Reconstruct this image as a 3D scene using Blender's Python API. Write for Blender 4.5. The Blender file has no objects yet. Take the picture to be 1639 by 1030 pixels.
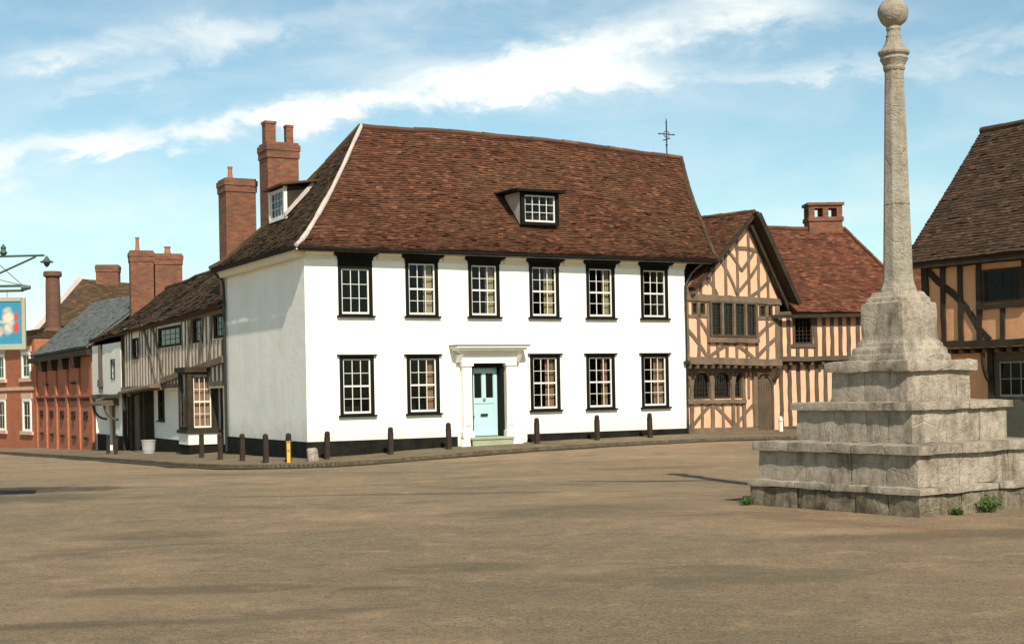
import bpy, bmesh, math, random
from mathutils import Vector, Matrix, noise
R = math.radians
sc = bpy.context.scene
COL = sc.collection
rnd = random.Random(7)

# ------------------------------------------------------------------ materials
def new_mat(name):
    m = bpy.data.materials.new(name); m.use_nodes = True
    nt = m.node_tree; nt.nodes.clear()
    out = nt.nodes.new('ShaderNodeOutputMaterial')
    b = nt.nodes.new('ShaderNodeBsdfPrincipled')
    nt.links.new(b.outputs[0], out.inputs[0])
    return m, nt, b
def N(nt, t, **k):
    n = nt.nodes.new(t)
    for a, v in k.items():
        if a in n.inputs: n.inputs[a].default_value = v
        else: setattr(n, a, v)
    return n
def sock(nt, dst, v):
    if isinstance(v, (int, float)): dst.default_value = v
    elif isinstance(v, (tuple, list)): dst.default_value = tuple(v) + ((1,) if len(v) == 3 and dst.type == 'RGBA' else ())
    else: nt.links.new(v, dst)
def mixc(nt, f, a, b, mode='MIX'):
    n = nt.nodes.new('ShaderNodeMix'); n.data_type = 'RGBA'; n.blend_type = mode
    sock(nt, n.inputs[0], f); sock(nt, n.inputs[6], a); sock(nt, n.inputs[7], b)
    return n.outputs[2]
def ma(nt, op, a, b=0, c=None):
    n = nt.nodes.new('ShaderNodeMath'); n.operation = op
    sock(nt, n.inputs[0], a); sock(nt, n.inputs[1], b)
    if c is not None: sock(nt, n.inputs[2], c)
    return n.outputs[0]
def noisef(nt, vec, scale, detail=5, rough=.6, dist=0):
    n = nt.nodes.new('ShaderNodeTexNoise')
    n.inputs['Scale'].default_value = scale; n.inputs['Detail'].default_value = detail
    n.inputs['Roughness'].default_value = rough; n.inputs['Distortion'].default_value = dist
    nt.links.new(vec, n.inputs['Vector']); return n.outputs[0]
def ramp(nt, f, lo, hi, a=0., b=1.):
    n = nt.nodes.new('ShaderNodeMapRange'); n.clamp = True
    nt.links.new(f, n.inputs[0]); n.inputs[1].default_value = lo; n.inputs[2].default_value = hi
    n.inputs[3].default_value = a; n.inputs[4].default_value = b
    return n.outputs[0]
def objco(nt, scale=None):
    t = nt.nodes.new('ShaderNodeTexCoord')
    if scale is None: return t.outputs['Object']
    mp = nt.nodes.new('ShaderNodeMapping'); mp.inputs['Scale'].default_value = scale
    nt.links.new(t.outputs['Object'], mp.inputs[0]); return mp.outputs[0]
def uvco(nt):
    return nt.nodes.new('ShaderNodeTexCoord').outputs['UV']
def bump(nt, b, h, s=.3, d=.02):
    n = nt.nodes.new('ShaderNodeBump'); n.inputs['Strength'].default_value = s
    n.inputs['Distance'].default_value = d
    nt.links.new(h, n.inputs['Height']); nt.links.new(n.outputs[0], b.inputs['Normal'])

def plaster(name, c, c2, amt=.5, rough=.9, bs=.25, sc_=1.2):
    m, nt, b = new_mat(name); v = objco(nt)
    n1 = noisef(nt, v, sc_, 6, .65); n2 = noisef(nt, v, 25, 4)
    streak = noisef(nt, objco(nt, (3, 3, .35)), 1.5, 4)
    f = ma(nt, 'MULTIPLY', ramp(nt, ma(nt, 'ADD', n1, ma(nt, 'MULTIPLY', streak, .5)), .6, 1.0), amt)
    nt.links.new(mixc(nt, f, c, c2), b.inputs['Base Color'])
    b.inputs['Roughness'].default_value = rough
    bump(nt, b, ma(nt, 'ADD', n2, ma(nt, 'MULTIPLY', n1, 4.)), bs, .02)
    return m
def timber(name, c, c2):
    m, nt, b = new_mat(name); v = objco(nt)
    n1 = noisef(nt, v, 2.3, 5, .7); n2 = noisef(nt, v, 30, 5, .7)
    f = ramp(nt, ma(nt, 'ADD', ma(nt, 'MULTIPLY', n1, .6), ma(nt, 'MULTIPLY', n2, .4)), .35, .65)
    nt.links.new(mixc(nt, f, c, c2), b.inputs['Base Color']); b.inputs['Roughness'].default_value = .85
    bump(nt, b, n2, .5, .012); return m
def paint(name, c, rough=.45, var=.25):
    m, nt, b = new_mat(name); v = objco(nt)
    n1 = noisef(nt, v, 6, 5, .7)
    nt.links.new(mixc(nt, ramp(nt, n1, .45, .75, 0, var), c, tuple(x*.55+.02 for x in c)), b.inputs['Base Color'])
    b.inputs['Roughness'].default_value = rough; b.inputs['Specular IOR Level'].default_value = .3
    bump(nt, b, noisef(nt, v, 40, 3), .15, .004); return m
def tiles(name, c1, c2, c3, moss, mossamt=.5):
    m, nt, b = new_mat(name); v = objco(nt)
    at = nt.nodes.new('ShaderNodeAttribute'); at.attribute_name = 'tint'
    tv = at.outputs['Fac']
    n1 = noisef(nt, v, .55, 6, .7); n2 = noisef(nt, v, 3.0, 6, .75); n3 = noisef(nt, v, 22, 4, .7)
    col = mixc(nt, ramp(nt, tv, .05, .6), c1, c2)
    col = mixc(nt, ramp(nt, tv, .72, 1.0), col, c3)
    col = mixc(nt, ramp(nt, n2, .35, .7, 0, .45), col, c1)
    f = ma(nt, 'MULTIPLY', ramp(nt, ma(nt, 'ADD', ma(nt, 'MULTIPLY', n1, .6), ma(nt, 'MULTIPLY', n2, .5)), .5, .72), mossamt)
    col = mixc(nt, f, col, moss)
    col = mixc(nt, ramp(nt, n3, .35, .7, 0, .35), col, (c1[0]*.45, c1[1]*.45, c1[2]*.45))
    lich = ramp(nt, noisef(nt, v, 9, 3, .6), .68, .74, 0, .55)
    col = mixc(nt, lich, col, (.33, .27, .14))
    nt.links.new(col, b.inputs['Base Color']); b.inputs['Roughness'].default_value = .92
    b.inputs['Specular IOR Level'].default_value = .25
    bump(nt, b, n3, .5, .01); return m
def brick(name, c1, c2, mortar, scale=1.0, dirt=.4):
    m, nt, b = new_mat(name); uv = uvco(nt)
    t = nt.nodes.new('ShaderNodeTexBrick')
    t.inputs['Scale'].default_value = scale; t.inputs['Brick Width'].default_value = .225; t.inputs['Row Height'].default_value = .075
    t.inputs['Mortar Size'].default_value = .008; t.inputs['Mortar Smooth'].default_value = .3; t.inputs['Bias'].default_value = 0
    sock(nt, t.inputs['Color1'], c1 + (1,)); sock(nt, t.inputs['Color2'], c2 + (1,)); sock(nt, t.inputs['Mortar'], mortar + (1,))
    nt.links.new(uv, t.inputs['Vector'])
    v = objco(nt); n1 = noisef(nt, v, 1.1, 6, .7); n2 = noisef(nt, v, 14, 4, .7)
    col = mixc(nt, ramp(nt, n1, .45, .75, 0, dirt), t.outputs['Color'], (.07, .05, .035))
    col = mixc(nt, ramp(nt, n2, .4, .75, 0, .45), col, (c1[0]*.4, c1[1]*.4, c1[2]*.4))
    nt.links.new(col, b.inputs['Base Color']); b.inputs['Roughness'].default_value = .9
    h = ma(nt, 'ADD', ma(nt, 'MULTIPLY', t.outputs['Fac'], -1.), ma(nt, 'MULTIPLY', n2, .5))
    bump(nt, b, h, .6, .012); return m
def stone(name, c1, c2, stain, stamt=.6):
    m, nt, b = new_mat(name); v = objco(nt)
    n1 = noisef(nt, v, 1.4, 7, .7, .3); n2 = noisef(nt, v, 9, 7, .72); n3 = noisef(nt, v, 45, 4, .7)
    st = noisef(nt, objco(nt, (2.5, 2.5, .6)), 1.6, 6, .7)
    col = mixc(nt, ramp(nt, n2, .35, .65), c1, c2)
    col = mixc(nt, ma(nt, 'MULTIPLY', ramp(nt, ma(nt, 'ADD', ma(nt, 'MULTIPLY', n1, .5), ma(nt, 'MULTIPLY', st, .5)), .46, .62), stamt), col, stain)
    col = mixc(nt, ramp(nt, n3, .55, .75, 0, .5), col, (stain[0]*.6, stain[1]*.6, stain[2]*.6))
    lich = ramp(nt, noisef(nt, v, 6, 5, .7), .6, .68, 0, .35)
    col = mixc(nt, lich, col, (.42, .36, .2))
    nt.links.new(col, b.inputs['Base Color']); b.inputs['Roughness'].default_value = .95
    b.inputs['Specular IOR Level'].default_value = .2
    cr = nt.nodes.new('ShaderNodeTexVoronoi'); cr.feature = 'DISTANCE_TO_EDGE'; cr.inputs['Scale'].default_value = 2.2
    nt.links.new(v, cr.inputs['Vector'])
    h = ma(nt, 'ADD', ma(nt, 'MULTIPLY', n2, 1.6), ma(nt, 'MULTIPLY', n3, .6))
    h = ma(nt, 'ADD', h, ramp(nt, cr.outputs[0], 0, .02, -.25, 0))
    bump(nt, b, h, 1., .045); return m
def glass(name, tint=(.93, .95, .93), tr=.75):
    m = bpy.data.materials.new(name); m.use_nodes = True; nt = m.node_tree; nt.nodes.clear()
    out = nt.nodes.new('ShaderNodeOutputMaterial')
    t = nt.nodes.new('ShaderNodeBsdfTransparent'); t.inputs[0].default_value = tint + (1,)
    g = nt.nodes.new('ShaderNodeBsdfGlossy'); g.inputs[0].default_value = (.8, .85, .9, 1); g.inputs[1].default_value = .06
    fr = nt.nodes.new('ShaderNodeFresnel'); fr.inputs[0].default_value = 1.22
    bp = nt.nodes.new('ShaderNodeBump'); bp.inputs['Strength'].default_value = .05; bp.inputs['Distance'].default_value = .02
    nt.links.new(noisef(nt, objco(nt), 3.5, 2), bp.inputs['Height'])
    nt.links.new(bp.outputs[0], g.inputs['Normal']); nt.links.new(bp.outputs[0], fr.inputs['Normal'])
    mx = nt.nodes.new('ShaderNodeMixShader'); nt.links.new(fr.outputs[0], mx.inputs[0])
    nt.links.new(t.outputs[0], mx.inputs[1]); nt.links.new(g.outputs[0], mx.inputs[2])
    nt.links.new(mx.outputs[0], out.inputs[0]); return m

M = {}
M['white'] = plaster('white_limewash', (.86, .84, .76), (.64, .61, .52), .45, .9, .35, .9)
m_ = M['white']; nt = m_.node_tree; bs_ = [n for n in nt.nodes if n.type == 'BSDF_PRINCIPLED'][0]; src = bs_.inputs['Base Color'].links[0].from_socket
vv = objco(nt); sz = nt.nodes.new('ShaderNodeSeparateXYZ'); nt.links.new(vv, sz.inputs[0])
sp = ma(nt, 'MULTIPLY', ramp(nt, ma(nt, 'ADD', sz.outputs[2], ma(nt, 'MULTIPLY', noisef(nt, vv, 2.2, 6, .7), 1.4)), 1.15, 1.75, .42, 0), ramp(nt, noisef(nt, vv, 5, 5, .7), .35, .6, .2, 1))
nt.links.new(mixc(nt, sp, src, (.40, .34, .24)), bs_.inputs['Base Color'])
M['cream'] = plaster('cream_paint', (.74, .70, .54), (.55, .5, .36), .4, .7, .15, 2.5)
M['doorcase'] = plaster('doorcase_paint', (.83, .81, .72), (.6, .56, .42), .3, .6, .12, 3)
M['pink'] = plaster('pink_plaster', (.80, .455, .28), (.64, .34, .205), .7, .95, .4, 1.6)
M['ochre'] = plaster('ochre_plaster', (.64, .33, .17), (.48, .23, .115), .75, .95, .4, 1.6)
M['street_white'] = plaster('street_white_plaster', (.80, .78, .70), (.6, .57, .48), .5, .9, .4, 1.5)
M['jetty_plaster'] = plaster('aged_cream_plaster', (.80, .74, .62), (.6, .52, .40), .5, .95, .4, 1.5)
M['green_plaster'] = plaster('grey_green_plaster', (.085, .08, .058), (.05, .048, .034), .6, .9, .3, 2)
M['black'] = paint('black_paint', (.006, .006, .005), .7)
M['plinth'] = plaster('black_tar_plinth', (.008, .0075, .006), (.03, .027, .02), .6, .9, .5, 3)
M['sash'] = paint('white_sash_paint', (.72, .70, .62), .4)
M['timber'] = timber('weathered_oak', (.09, .06, .036), (.21, .15, .095))
M['darktimber'] = timber('dark_oak', (.022, .017, .012), (.06, .045, .03))
M['midtimber'] = timber('brown_oak', (.05, .034, .022), (.12, .085, .055))
M['oakdoor'] = timber('oak_door', (.07, .042, .022), (.14, .09, .05))
M['roofred'] = tiles('red_clay_tiles', (.075, .030, .016), (.140, .050, .026), (.23, .095, .045), (.095, .062, .024), .65)
M['roofdark'] = tiles('dark_clay_tiles', (.055, .034, .019), (.095, .056, .03), (.15, .09, .048), (.065, .048, .02), .6)
M['roofhall'] = tiles('orange_clay_tiles', (.085, .03, .018), (.18, .058, .03), (.28, .105, .052), (.08, .052, .022), .5)
M['roofguild'] = tiles('brown_clay_tiles', (.045, .024, .014), (.085, .046, .026), (.13, .072, .038), (.05, .037, .018), .5)
M['slate'] = tiles('grey_slate', (.10, .11, .105), (.15, .165, .155), (.2, .2, .18), (.12, .12, .08), .4)
M['felt'] = paint('roof_underside', (.03, .022, .015), .9)
M['lead'] = paint('lead_flashing', (.10, .09, .085), .6)
M['mortar'] = plaster('hip_mortar', (.50, .42, .37), (.32, .26, .22), .6, .95, .5, 3)
M['brickred'] = brick('red_brick', (.52, .15, .06), (.40, .105, .042), (.36, .2, .12), 1, .3)
M['brickchim'] = brick('chimney_brick', (.27, .092, .04), (.14, .045, .024), (.17, .12, .075), 1, .75)
M['brickdark'] = brick('sooty_brick', (.17, .065, .035), (.1, .04, .025), (.13, .1, .07), 1, .7)
M['pot'] = plaster('chimney_pot_clay', (.36, .14, .07), (.18, .08, .045), .6, .9, .3, 4)
M['stone'] = stone('weathered_limestone', (.56, .475, .37), (.42, .35, .265), (.13, .10, .07), .85)
M['stone2'] = stone('shaft_limestone', (.50, .44, .34), (.38, .33, .25), (.18, .15, .11), .55)
M['stonebase'] = stone('rough_base_stone', (.36, .30, .21), (.19, .15, .10), (.06, .047, .03), 1.)
M['glass'] = glass('window_glass')
M['glassdark'] = glass('old_window_glass', (.6, .63, .6))
M['room'] = paint('painted_room_dark', (.012, .010, .008), .95)  # near-black colour stands in for the shade inside unlit rooms
M['pinkstone'] = plaster('pinkish_stone', (.62, .42, .3), (.45, .27, .18), .5, .9, .3, 3)
M['curtain'] = plaster('cream_curtain', (.42, .34, .22), (.26, .2, .12), .5, .9, .3, 6)
M['curtainpink'] = plaster('pink_curtain', (.36, .20, .13), (.22, .11, .07), .5, .9, .3, 6)
M['bluedoor'] = paint('pale_blue_paint', (.42, .60, .62), .4, .15)
M['step'] = plaster('green_stone_step', (.33, .36, .24), (.22, .23, .15), .6, .9, .4, 4)
M['iron'] = paint('black_iron', (.02, .022, .02), .5)
M['greeniron'] = paint('green_iron', (.055, .085, .07), .5)
M['brass'] = paint('dull_brass', (.25, .2, .1), .35)
M['bollard'] = timber('bollard_wood', (.022, .015, .012), (.065, .042, .032))
M['hydrant'] = paint('yellow_paint', (.72, .38, .05), .5, .5)
M['greyframe'] = paint('faded_window_paint', (.30, .28, .21), .6)
M['grey'] = paint('galvanised_grey', (.36, .36, .34), .5)
M['pave'] = None
M['leaf'] = paint('weed_leaf', (.06, .12, .02), .6)
M['signframe'] = paint('sign_frame_grey', (.36, .34, .25), .5)

for k_ in ('black', 'plinth', 'darktimber', 'bollard'):
    for n_ in M[k_].node_tree.nodes:
        if n_.type == 'BSDF_PRINCIPLED': n_.inputs['Specular IOR Level'].default_value = .12
# sign picture: abstract cream and red shape on a blue ground
m, nt, b = new_mat('sign_picture'); v = objco(nt)
n1 = noisef(nt, v, 3.2, 4, .6, .8); n2 = noisef(nt, v, 5.5, 4, .6, .5)
bl = mixc(nt, n2, (.015, .15, .26), (.04, .27, .38))
sx = nt.nodes.new('ShaderNodeSeparateXYZ'); nt.links.new(v, sx.inputs[0])
def blob(cx, cz, rx, rz, j):
    dx = ma(nt, 'DIVIDE', ma(nt, 'SUBTRACT', sx.outputs[0], cx), rx); dz = ma(nt, 'DIVIDE', ma(nt, 'SUBTRACT', sx.outputs[2], cz), rz)
    r2 = ma(nt, 'ADD', ma(nt, 'MULTIPLY', dx, dx), ma(nt, 'MULTIPLY', dz, dz))
    return ramp(nt, ma(nt, 'ADD', r2, ma(nt, 'MULTIPLY', j, 4.5)), 2.3, 3.1, 1, 0)
c = mixc(nt, blob(.16, .50, .13, .26, n1), bl, (.62, .50, .36))
c = mixc(nt, blob(.30, .44, .075, .18, n2), c, (.45, .06, .04))
c = mixc(nt, blob(0, .3, .12, .14, n2), c, (.5, .38, .25))
nt.links.new(c, b.inputs['Base Color']); b.inputs['Roughness'].default_value = .5
M['signpic'] = m

# ------------------------------------------------------------------ mesh builder
class MB:
    def __init__(s): s.v = []; s.f = []; s.t = []
    def face(s, pts, tint=.5):
        i = len(s.v); s.v += [tuple(p) for p in pts]; s.f.append(tuple(range(i, i+len(pts)))); s.t.append(tint)
    def idx(s, verts, faces, tint=.5):
        i = len(s.v); s.v += [tuple(p) for p in verts]
        for f in faces: s.f.append(tuple(i+k for k in f)); s.t.append(tint)
    def box(s, x0, x1, y0, y1, z0, z1):
        x0, x1 = sorted((x0, x1)); y0, y1 = sorted((y0, y1)); z0, z1 = sorted((z0, z1))
        V = [(x, y, z) for z in (z0, z1) for y in (y0, y1) for x in (x0, x1)]
        s.idx(V, [(0, 2, 3, 1), (4, 5, 7, 6), (0, 1, 5, 4), (2, 6, 7, 3), (0, 4, 6, 2), (1, 3, 7, 5)])
        return s
    def hexa(s, V):   # 8 pts bottom ring 0-3 (ccw from above), top ring 4-7
        s.idx(V, [(3, 2, 1, 0), (4, 5, 6, 7), (0, 1, 5, 4), (1, 2, 6, 5), (2, 3, 7, 6), (3, 0, 4, 7)]); return s
    def prism(s, poly, y0, y1):   # poly of (x,z) ccw seen from -y (outside)
        n = len(poly); a = [(p[0], y0, p[1]) for p in poly]; b_ = [(p[0], y1, p[1]) for p in poly]
        s.idx(a+b_, [tuple(range(n)), tuple(range(2*n-1, n-1, -1))] + [(i, n+i, n+(i+1) % n, (i+1) % n) for i in range(n)]); return s
    def beam(s, p, q, w, y0=-.03, y1=.05, wob=.012, w2=None, curve=0.):
        # timber lying in the facade plane between (x,z) points
        p = Vector(p); q = Vector(q); d = (q-p); L = d.length; d.normalize(); nn = Vector((-d.y, d.x))
        k = max(2, int(L/.35)+1); w2 = w if w2 is None else w2
        P = []
        for i in range(k+1):
            t = i/k; c_ = p+d*L*t + nn*(curve*4*t*(1-t)) + nn*rnd.uniform(-wob, wob)*(0 if curve else 1)
            ww = (w*(1-t)+w2*t)/2*(1+rnd.uniform(-.10, .10)); P.append((c_-nn*ww, c_+nn*ww))
        for i in range(k):
            a0, a1 = P[i]; b0, b1 = P[i+1]
            V = [(a0.x, y0, a0.y), (b0.x, y0, b0.y), (b1.x, y0, b1.y), (a1.x, y0, a1.y), (a0.x, y1, a0.y), (b0.x, y1, b0.y), (b1.x, y1, b1.y), (a1.x, y1, a1.y)]
            F = [(0, 1, 2, 3), (0, 4, 5, 1), (3, 2, 6, 7)]
            if i == 0: F.append((0, 3, 7, 4))
            if i == k-1: F.append((1, 5, 6, 2))
            s.idx(V, F)
        return s
    def tube(s, pts, r, n=8, r2=None, cap=True):
        pts = [Vector(p) for p in pts]; rings = []; m_ = len(pts)
        for i, p in enumerate(pts):
            d = (pts[min(i+1, m_-1)]-pts[max(i-1, 0)]).normalized()
            u = d.cross(Vector((0, 0, 1))); u = u if u.length > .01 else d.cross(Vector((1, 0, 0))); u.normalize(); w = d.cross(u)
            rr = r if r2 is None else r+(r2-r)*i/(m_-1)
            rings.append([p+u*math.cos(2*math.pi*k/n)*rr+w*math.sin(2*math.pi*k/n)*rr for k in range(n)])
        V = [q for g in rings for q in g]
        F = [(i*n+k, (i+1)*n+k, (i+1)*n+(k+1) % n, i*n+(k+1) % n) for i in range(m_-1) for k in range(n)]
        if cap: F += [tuple(range(n)), tuple(range(m_*n-1, (m_-1)*n-1, -1))]
        s.idx(V, F); return s
    def lathe(s, prof, n=16, cx=0, cy=0, ph=0, sx=1, sy=1):
        V = [(cx+r*math.cos(2*math.pi*k/n+ph)*sx, cy+r*math.sin(2*math.pi*k/n+ph)*sy, z) for r, z in prof for k in range(n)]
        F = [(i*n+k, i*n+(k+1) % n, (i+1)*n+(k+1) % n, (i+1)*n+k) for i in range(len(prof)-1) for k in range(n)]
        F += [tuple(range(n-1, -1, -1)), tuple(range((len(prof)-1)*n, len(prof)*n))]
        s.idx(V, F); return s
    def build(s, name, mat, parent=None, smooth=False, label=None, bevel=0):
        me = bpy.data.meshes.new(name); me.from_pydata(s.v, [], s.f); me.update()
        uv = me.uv_layers.new(name='UVMap'); at = me.attributes.new('tint', 'FLOAT', 'FACE')
        at.data.foreach_set('value', s.t)
        for p in me.polygons:
            n_ = p.normal; ax = max(range(3), key=lambda k: abs(n_[k]))
            for li in p.loop_indices:
                c_ = me.vertices[me.loops[li].vertex_index].co
                uv.data[li].uv = (c_.y, c_.z) if ax == 0 else ((c_.x, c_.z) if ax == 1 else (c_.x, c_.y))
            if smooth: p.use_smooth = True
        me.materials.append(mat)
        o = bpy.data.objects.new(name, me); COL.objects.link(o)
        if parent: o.parent = parent
        if label: o['label'] = label
        if bevel:
            bm = bmesh.new(); bm.from_mesh(me); bmesh.ops.remove_doubles(bm, verts=bm.verts, dist=.0005); bm.to_mesh(me); bm.free()
            md = o.modifiers.new('bevel', 'BEVEL'); md.width = bevel; md.segments = 2; md.limit_method = 'ANGLE'
        return o
def thing(name, label, cat, loc, rotz=0, group=None):
    o = bpy.data.objects.new(name, None); COL.objects.link(o); o.location = loc; o.rotation_euler = (0, 0, rotz)
    o['label'] = label; o['category'] = cat
    if group: o['group'] = group
    return o
def tag(o, label, cat, group=None, loc=None):
    o['label'] = label; o['category'] = cat
    if group: o['group'] = group
    return o

# ------------------------------------------------------------------ shape helpers
def wall(mb, x0, x1, z0, z1, holes=(), y0=0, th=.3):
    xs = sorted({x0, x1} | {h[0] for h in holes} | {h[1] for h in holes}); zs = sorted({z0, z1} | {h[2] for h in holes} | {h[3] for h in holes})
    inside = lambda x, z: any(h[0] < x < h[1] and h[2] < z < h[3] for h in holes)
    for i in range(len(xs)-1):
        for j in range(len(zs)-1):
            a, b_, c_, d = xs[i], xs[i+1], zs[j], zs[j+1]
            if inside((a+b_)/2, (c_+d)/2): continue
            mb.face([(a, y0, c_), (b_, y0, c_), (b_, y0, d), (a, y0, d)]); mb.face([(a, y0+th, d), (b_, y0+th, d), (b_, y0+th, c_), (a, y0+th, c_)])
    for a, b_, c_, d in holes:
        y1 = y0+th
        mb.face([(a, y0, c_), (a, y0, d), (a, y1, d), (a, y1, c_)]); mb.face([(b_, y0, c_), (b_, y1, c_), (b_, y1, d), (b_, y0, d)])
        mb.face([(a, y0, c_), (a, y1, c_), (b_, y1, c_), (b_, y0, c_)]); mb.face([(a, y0, d), (b_, y0, d), (b_, y1, d), (a, y1, d)])
    return mb
def tile_surface(p0, p1, p2, p3, tw=.17, th=.11, kick=0., wav=.035, sag=0., seed=0, lift=.02, crown=0., zs=0.):
    """clay tiles, each its own quad, laid in courses from the eave p0-p1 up to p3-p2"""
    r = random.Random(seed); p0, p1, p2, p3 = map(Vector, (p0, p1, p2, p3)); mb = MB()
    nrm = (p1-p0).cross(p3-p0).normalized()
    H_ = ((p3-p0).length+(p2-p1).length)/2; rows = int(H_/th)
    def pt(u, v, off=0.):
        q = p0.lerp(p1, u).lerp(p3.lerp(p2, u), v)
        k = kick*(max(0, 1-v/.28))**2 - sag*4*v*(1-v)*.5
        w = wav*(noise.noise(Vector((q.x*.45+seed*7, q.y*.45, q.z*.6)))+.4*noise.noise(Vector((q.x*1.5, q.y*1.5+seed*3, q.z*1.5))))
        q = q+nrm*(k+w+off)
        q.z -= zs*math.sin(math.pi*v**.72)
        q.z += crown*math.sin(math.pi*u)*v + .012*noise.noise(Vector((u*9, v*30, seed)))
        return q
    for i in range(rows):
        v0 = i/rows; v1 = (i+1.12)/rows if i < rows-1 else 1
        W = (pt(1, v0)-pt(0, v0)).length; n = max(1, int(W/tw)); off = .5 if i % 2 else 0
        us = sorted({0., 1.} | {min(1, max(0, (k+off)/n)) for k in range(n+1)})
        for k in range(len(us)-1):
            a, b_ = us[k], us[k+1]
            if b_-a < .02/n: continue
            g = .012/n if i % 2 else .0; dv = r.uniform(-.16, .16)/rows if i else 0; l = lift*r.uniform(.7, 1.5); tl = r.uniform(-.006, .006)
            if r.random() < .05: l += .02
            A = pt(a+g, max(0, v0+dv), l+tl); B = pt(b_-g, max(0, v0+dv), l-tl); C = pt(b_-g, v1, .001); D = pt(a+g, v1, .001)
            t_ = r.random(); mb.face([A, B, C, D], t_)
            A2 = A-nrm*(l+.012); B2 = B-nrm*(l+.012); mb.face([A2, B2, B, A], t_*.5)
    # under-slab following the same surface
    nu, nv = 10, 12
    top = [[pt(i/nu, j/nv, -.03) for i in range(nu+1)] for j in range(nv+1)]; bot = [[q-nrm*.10 for q in row] for row in top]
    for j in range(nv):
        for i in range(nu):
            mb.face([top[j][i], top[j][i+1], top[j+1][i+1], top[j+1][i]], .1); mb.face([bot[j+1][i], bot[j+1][i+1], bot[j][i+1], bot[j][i]], .1)
    for i in range(nu): mb.face([bot[0][i], bot[0][i+1], top[0][i+1], top[0][i]], .1)
    for j in range(nv):
        mb.face([bot[j+1][0], bot[j][0], top[j][0], top[j+1][0]], .1); mb.face([bot[j][nu], bot[j+1][nu], top[j+1][nu], top[j][nu]], .1)
    mb.pt = pt
    return mb
def ridge_tiles(mb, pts, r=.11, L=.33):
    pts = [Vector(p) for p in pts]
    for a, b_ in zip(pts[:-1], pts[1:]):
        n = max(1, int((b_-a).length/L))
        for i in range(n):
            p = a.lerp(b_, i/n); q = a.lerp(b_, (i+1.08)/n); rr = r*rnd.uniform(.92, 1.1)
            mb.tube([p, q], rr, 8, rr*.93)
            for k in range(10): mb.t[-1-k] = rnd.random()
    return mb
def window(parent, x0, x1, z0, z1, cols, rows, style='sash', yo=0., cap=True, frame=.095, curtain=None, blind=0., mats=None, rail=True, hole=True):
    """opening x0..x1, z0..z1 : frame mesh (parent) with sashes, panes, cap, sill as sub-parts"""
    mf, ms, mg = mats or (M['black'], M['sash'], M['glass'])
    f = MB(); y0, y1 = yo-.025, yo+.12
    f.box(x0, x0+frame, y0, y1, z0, z1); f.box(x1-frame, x1, y0, y1, z0, z1); f.box(x0+frame, x1-frame, y0, y1, z1-frame*.8-blind, z1); f.box(x0+frame, x1-frame, y0, y1, z0, z0+frame*.45)
    w = f.build('window', mf, parent)
    a, b_, c_, d = x0+frame, x1-frame, z0+frame*.45, z1-frame*.8-blind
    s = MB(); t = .036; bt = .018
    s.box(a, a+t, yo+.02, yo+.06, c_, d); s.box(b_-t, b_, yo+.02, yo+.06, c_, d); s.box(a+t, b_-t, yo+.02, yo+.06, c_, c_+t*1.5); s.box(a+t, b_-t, yo+.02, yo+.06, d-t, d)
    ia, ib, ic, id_ = a+t, b_-t, c_+t*1.5, d-t
    for k in range(1, cols):
        x = ia+(ib-ia)*k/cols; s.box(x-bt/2, x+bt/2, yo+.026, yo+.05, ic, id_)
    for k in range(1, rows):
        z = ic+(id_-ic)*k/rows; q = bt*1.6 if (rail and k == rows//2) else bt/2
        s.box(ia, ib, yo+.022, yo+.054, z-q/(1 if q > bt/2 else 1), z+q*.6)
    s.build('sash', ms, w)
    g = MB(); g.box(ia-.01, ib+.01, yo+.036, yo+.04, ic-.01, id_+.01); g.build('pane', mg, w)
    if cap:
        c2 = MB(); e = .03 if cap != 'wide' else .1; 
        if cap == 'wide':
            c2.box(x0-.02, x1+.02, yo-.06, yo-.025, z1-.07, z1+.0); c2.hexa([(x0-.02, yo-.06, z1), (x1+.02, yo-.06, z1), (x1+.02, yo, z1), (x0-.02, yo, z1), (x0-.12, yo-.16, z1+.09), (x1+.12, yo-.16, z1+.09), (x1+.12, yo, z1+.09), (x0-.12, yo, z1+.09)]); c2.box(x0-.13, x1+.13, yo-.17, yo-.002, z1+.09, z1+.125)
        else:
            c2.box(x0-.07, x1+.07, yo-.08, yo-.002, z1, z1+.045)
        c2.build('lintel', mf, w)
        l = MB(); l.box(x0-.05, x1+.05, yo-.09, yo-.002, z0-.05, z0); l.build('sill', mf, w)
    if curtain:
        cm, x_a, x_b = curtain; cu = MB(); n = 14
        P = [(ia+(ib-ia)*(x_a+(x_b-x_a)*k/n), yo+.16+.025*math.sin(k*2.2)+rnd.uniform(-.008, .008)) for k in range(n+1)]
        for k in range(n): cu.face([(P[k][0], P[k][1], ic-.05), (P[k+1][0], P[k+1][1], ic-.05), (P[k+1][0]+rnd.uniform(-.01, .01), P[k+1][1], id_+.05), (P[k][0], P[k][1], id_+.05)])
        cu.build('curtain', cm, w)
    return w
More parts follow.
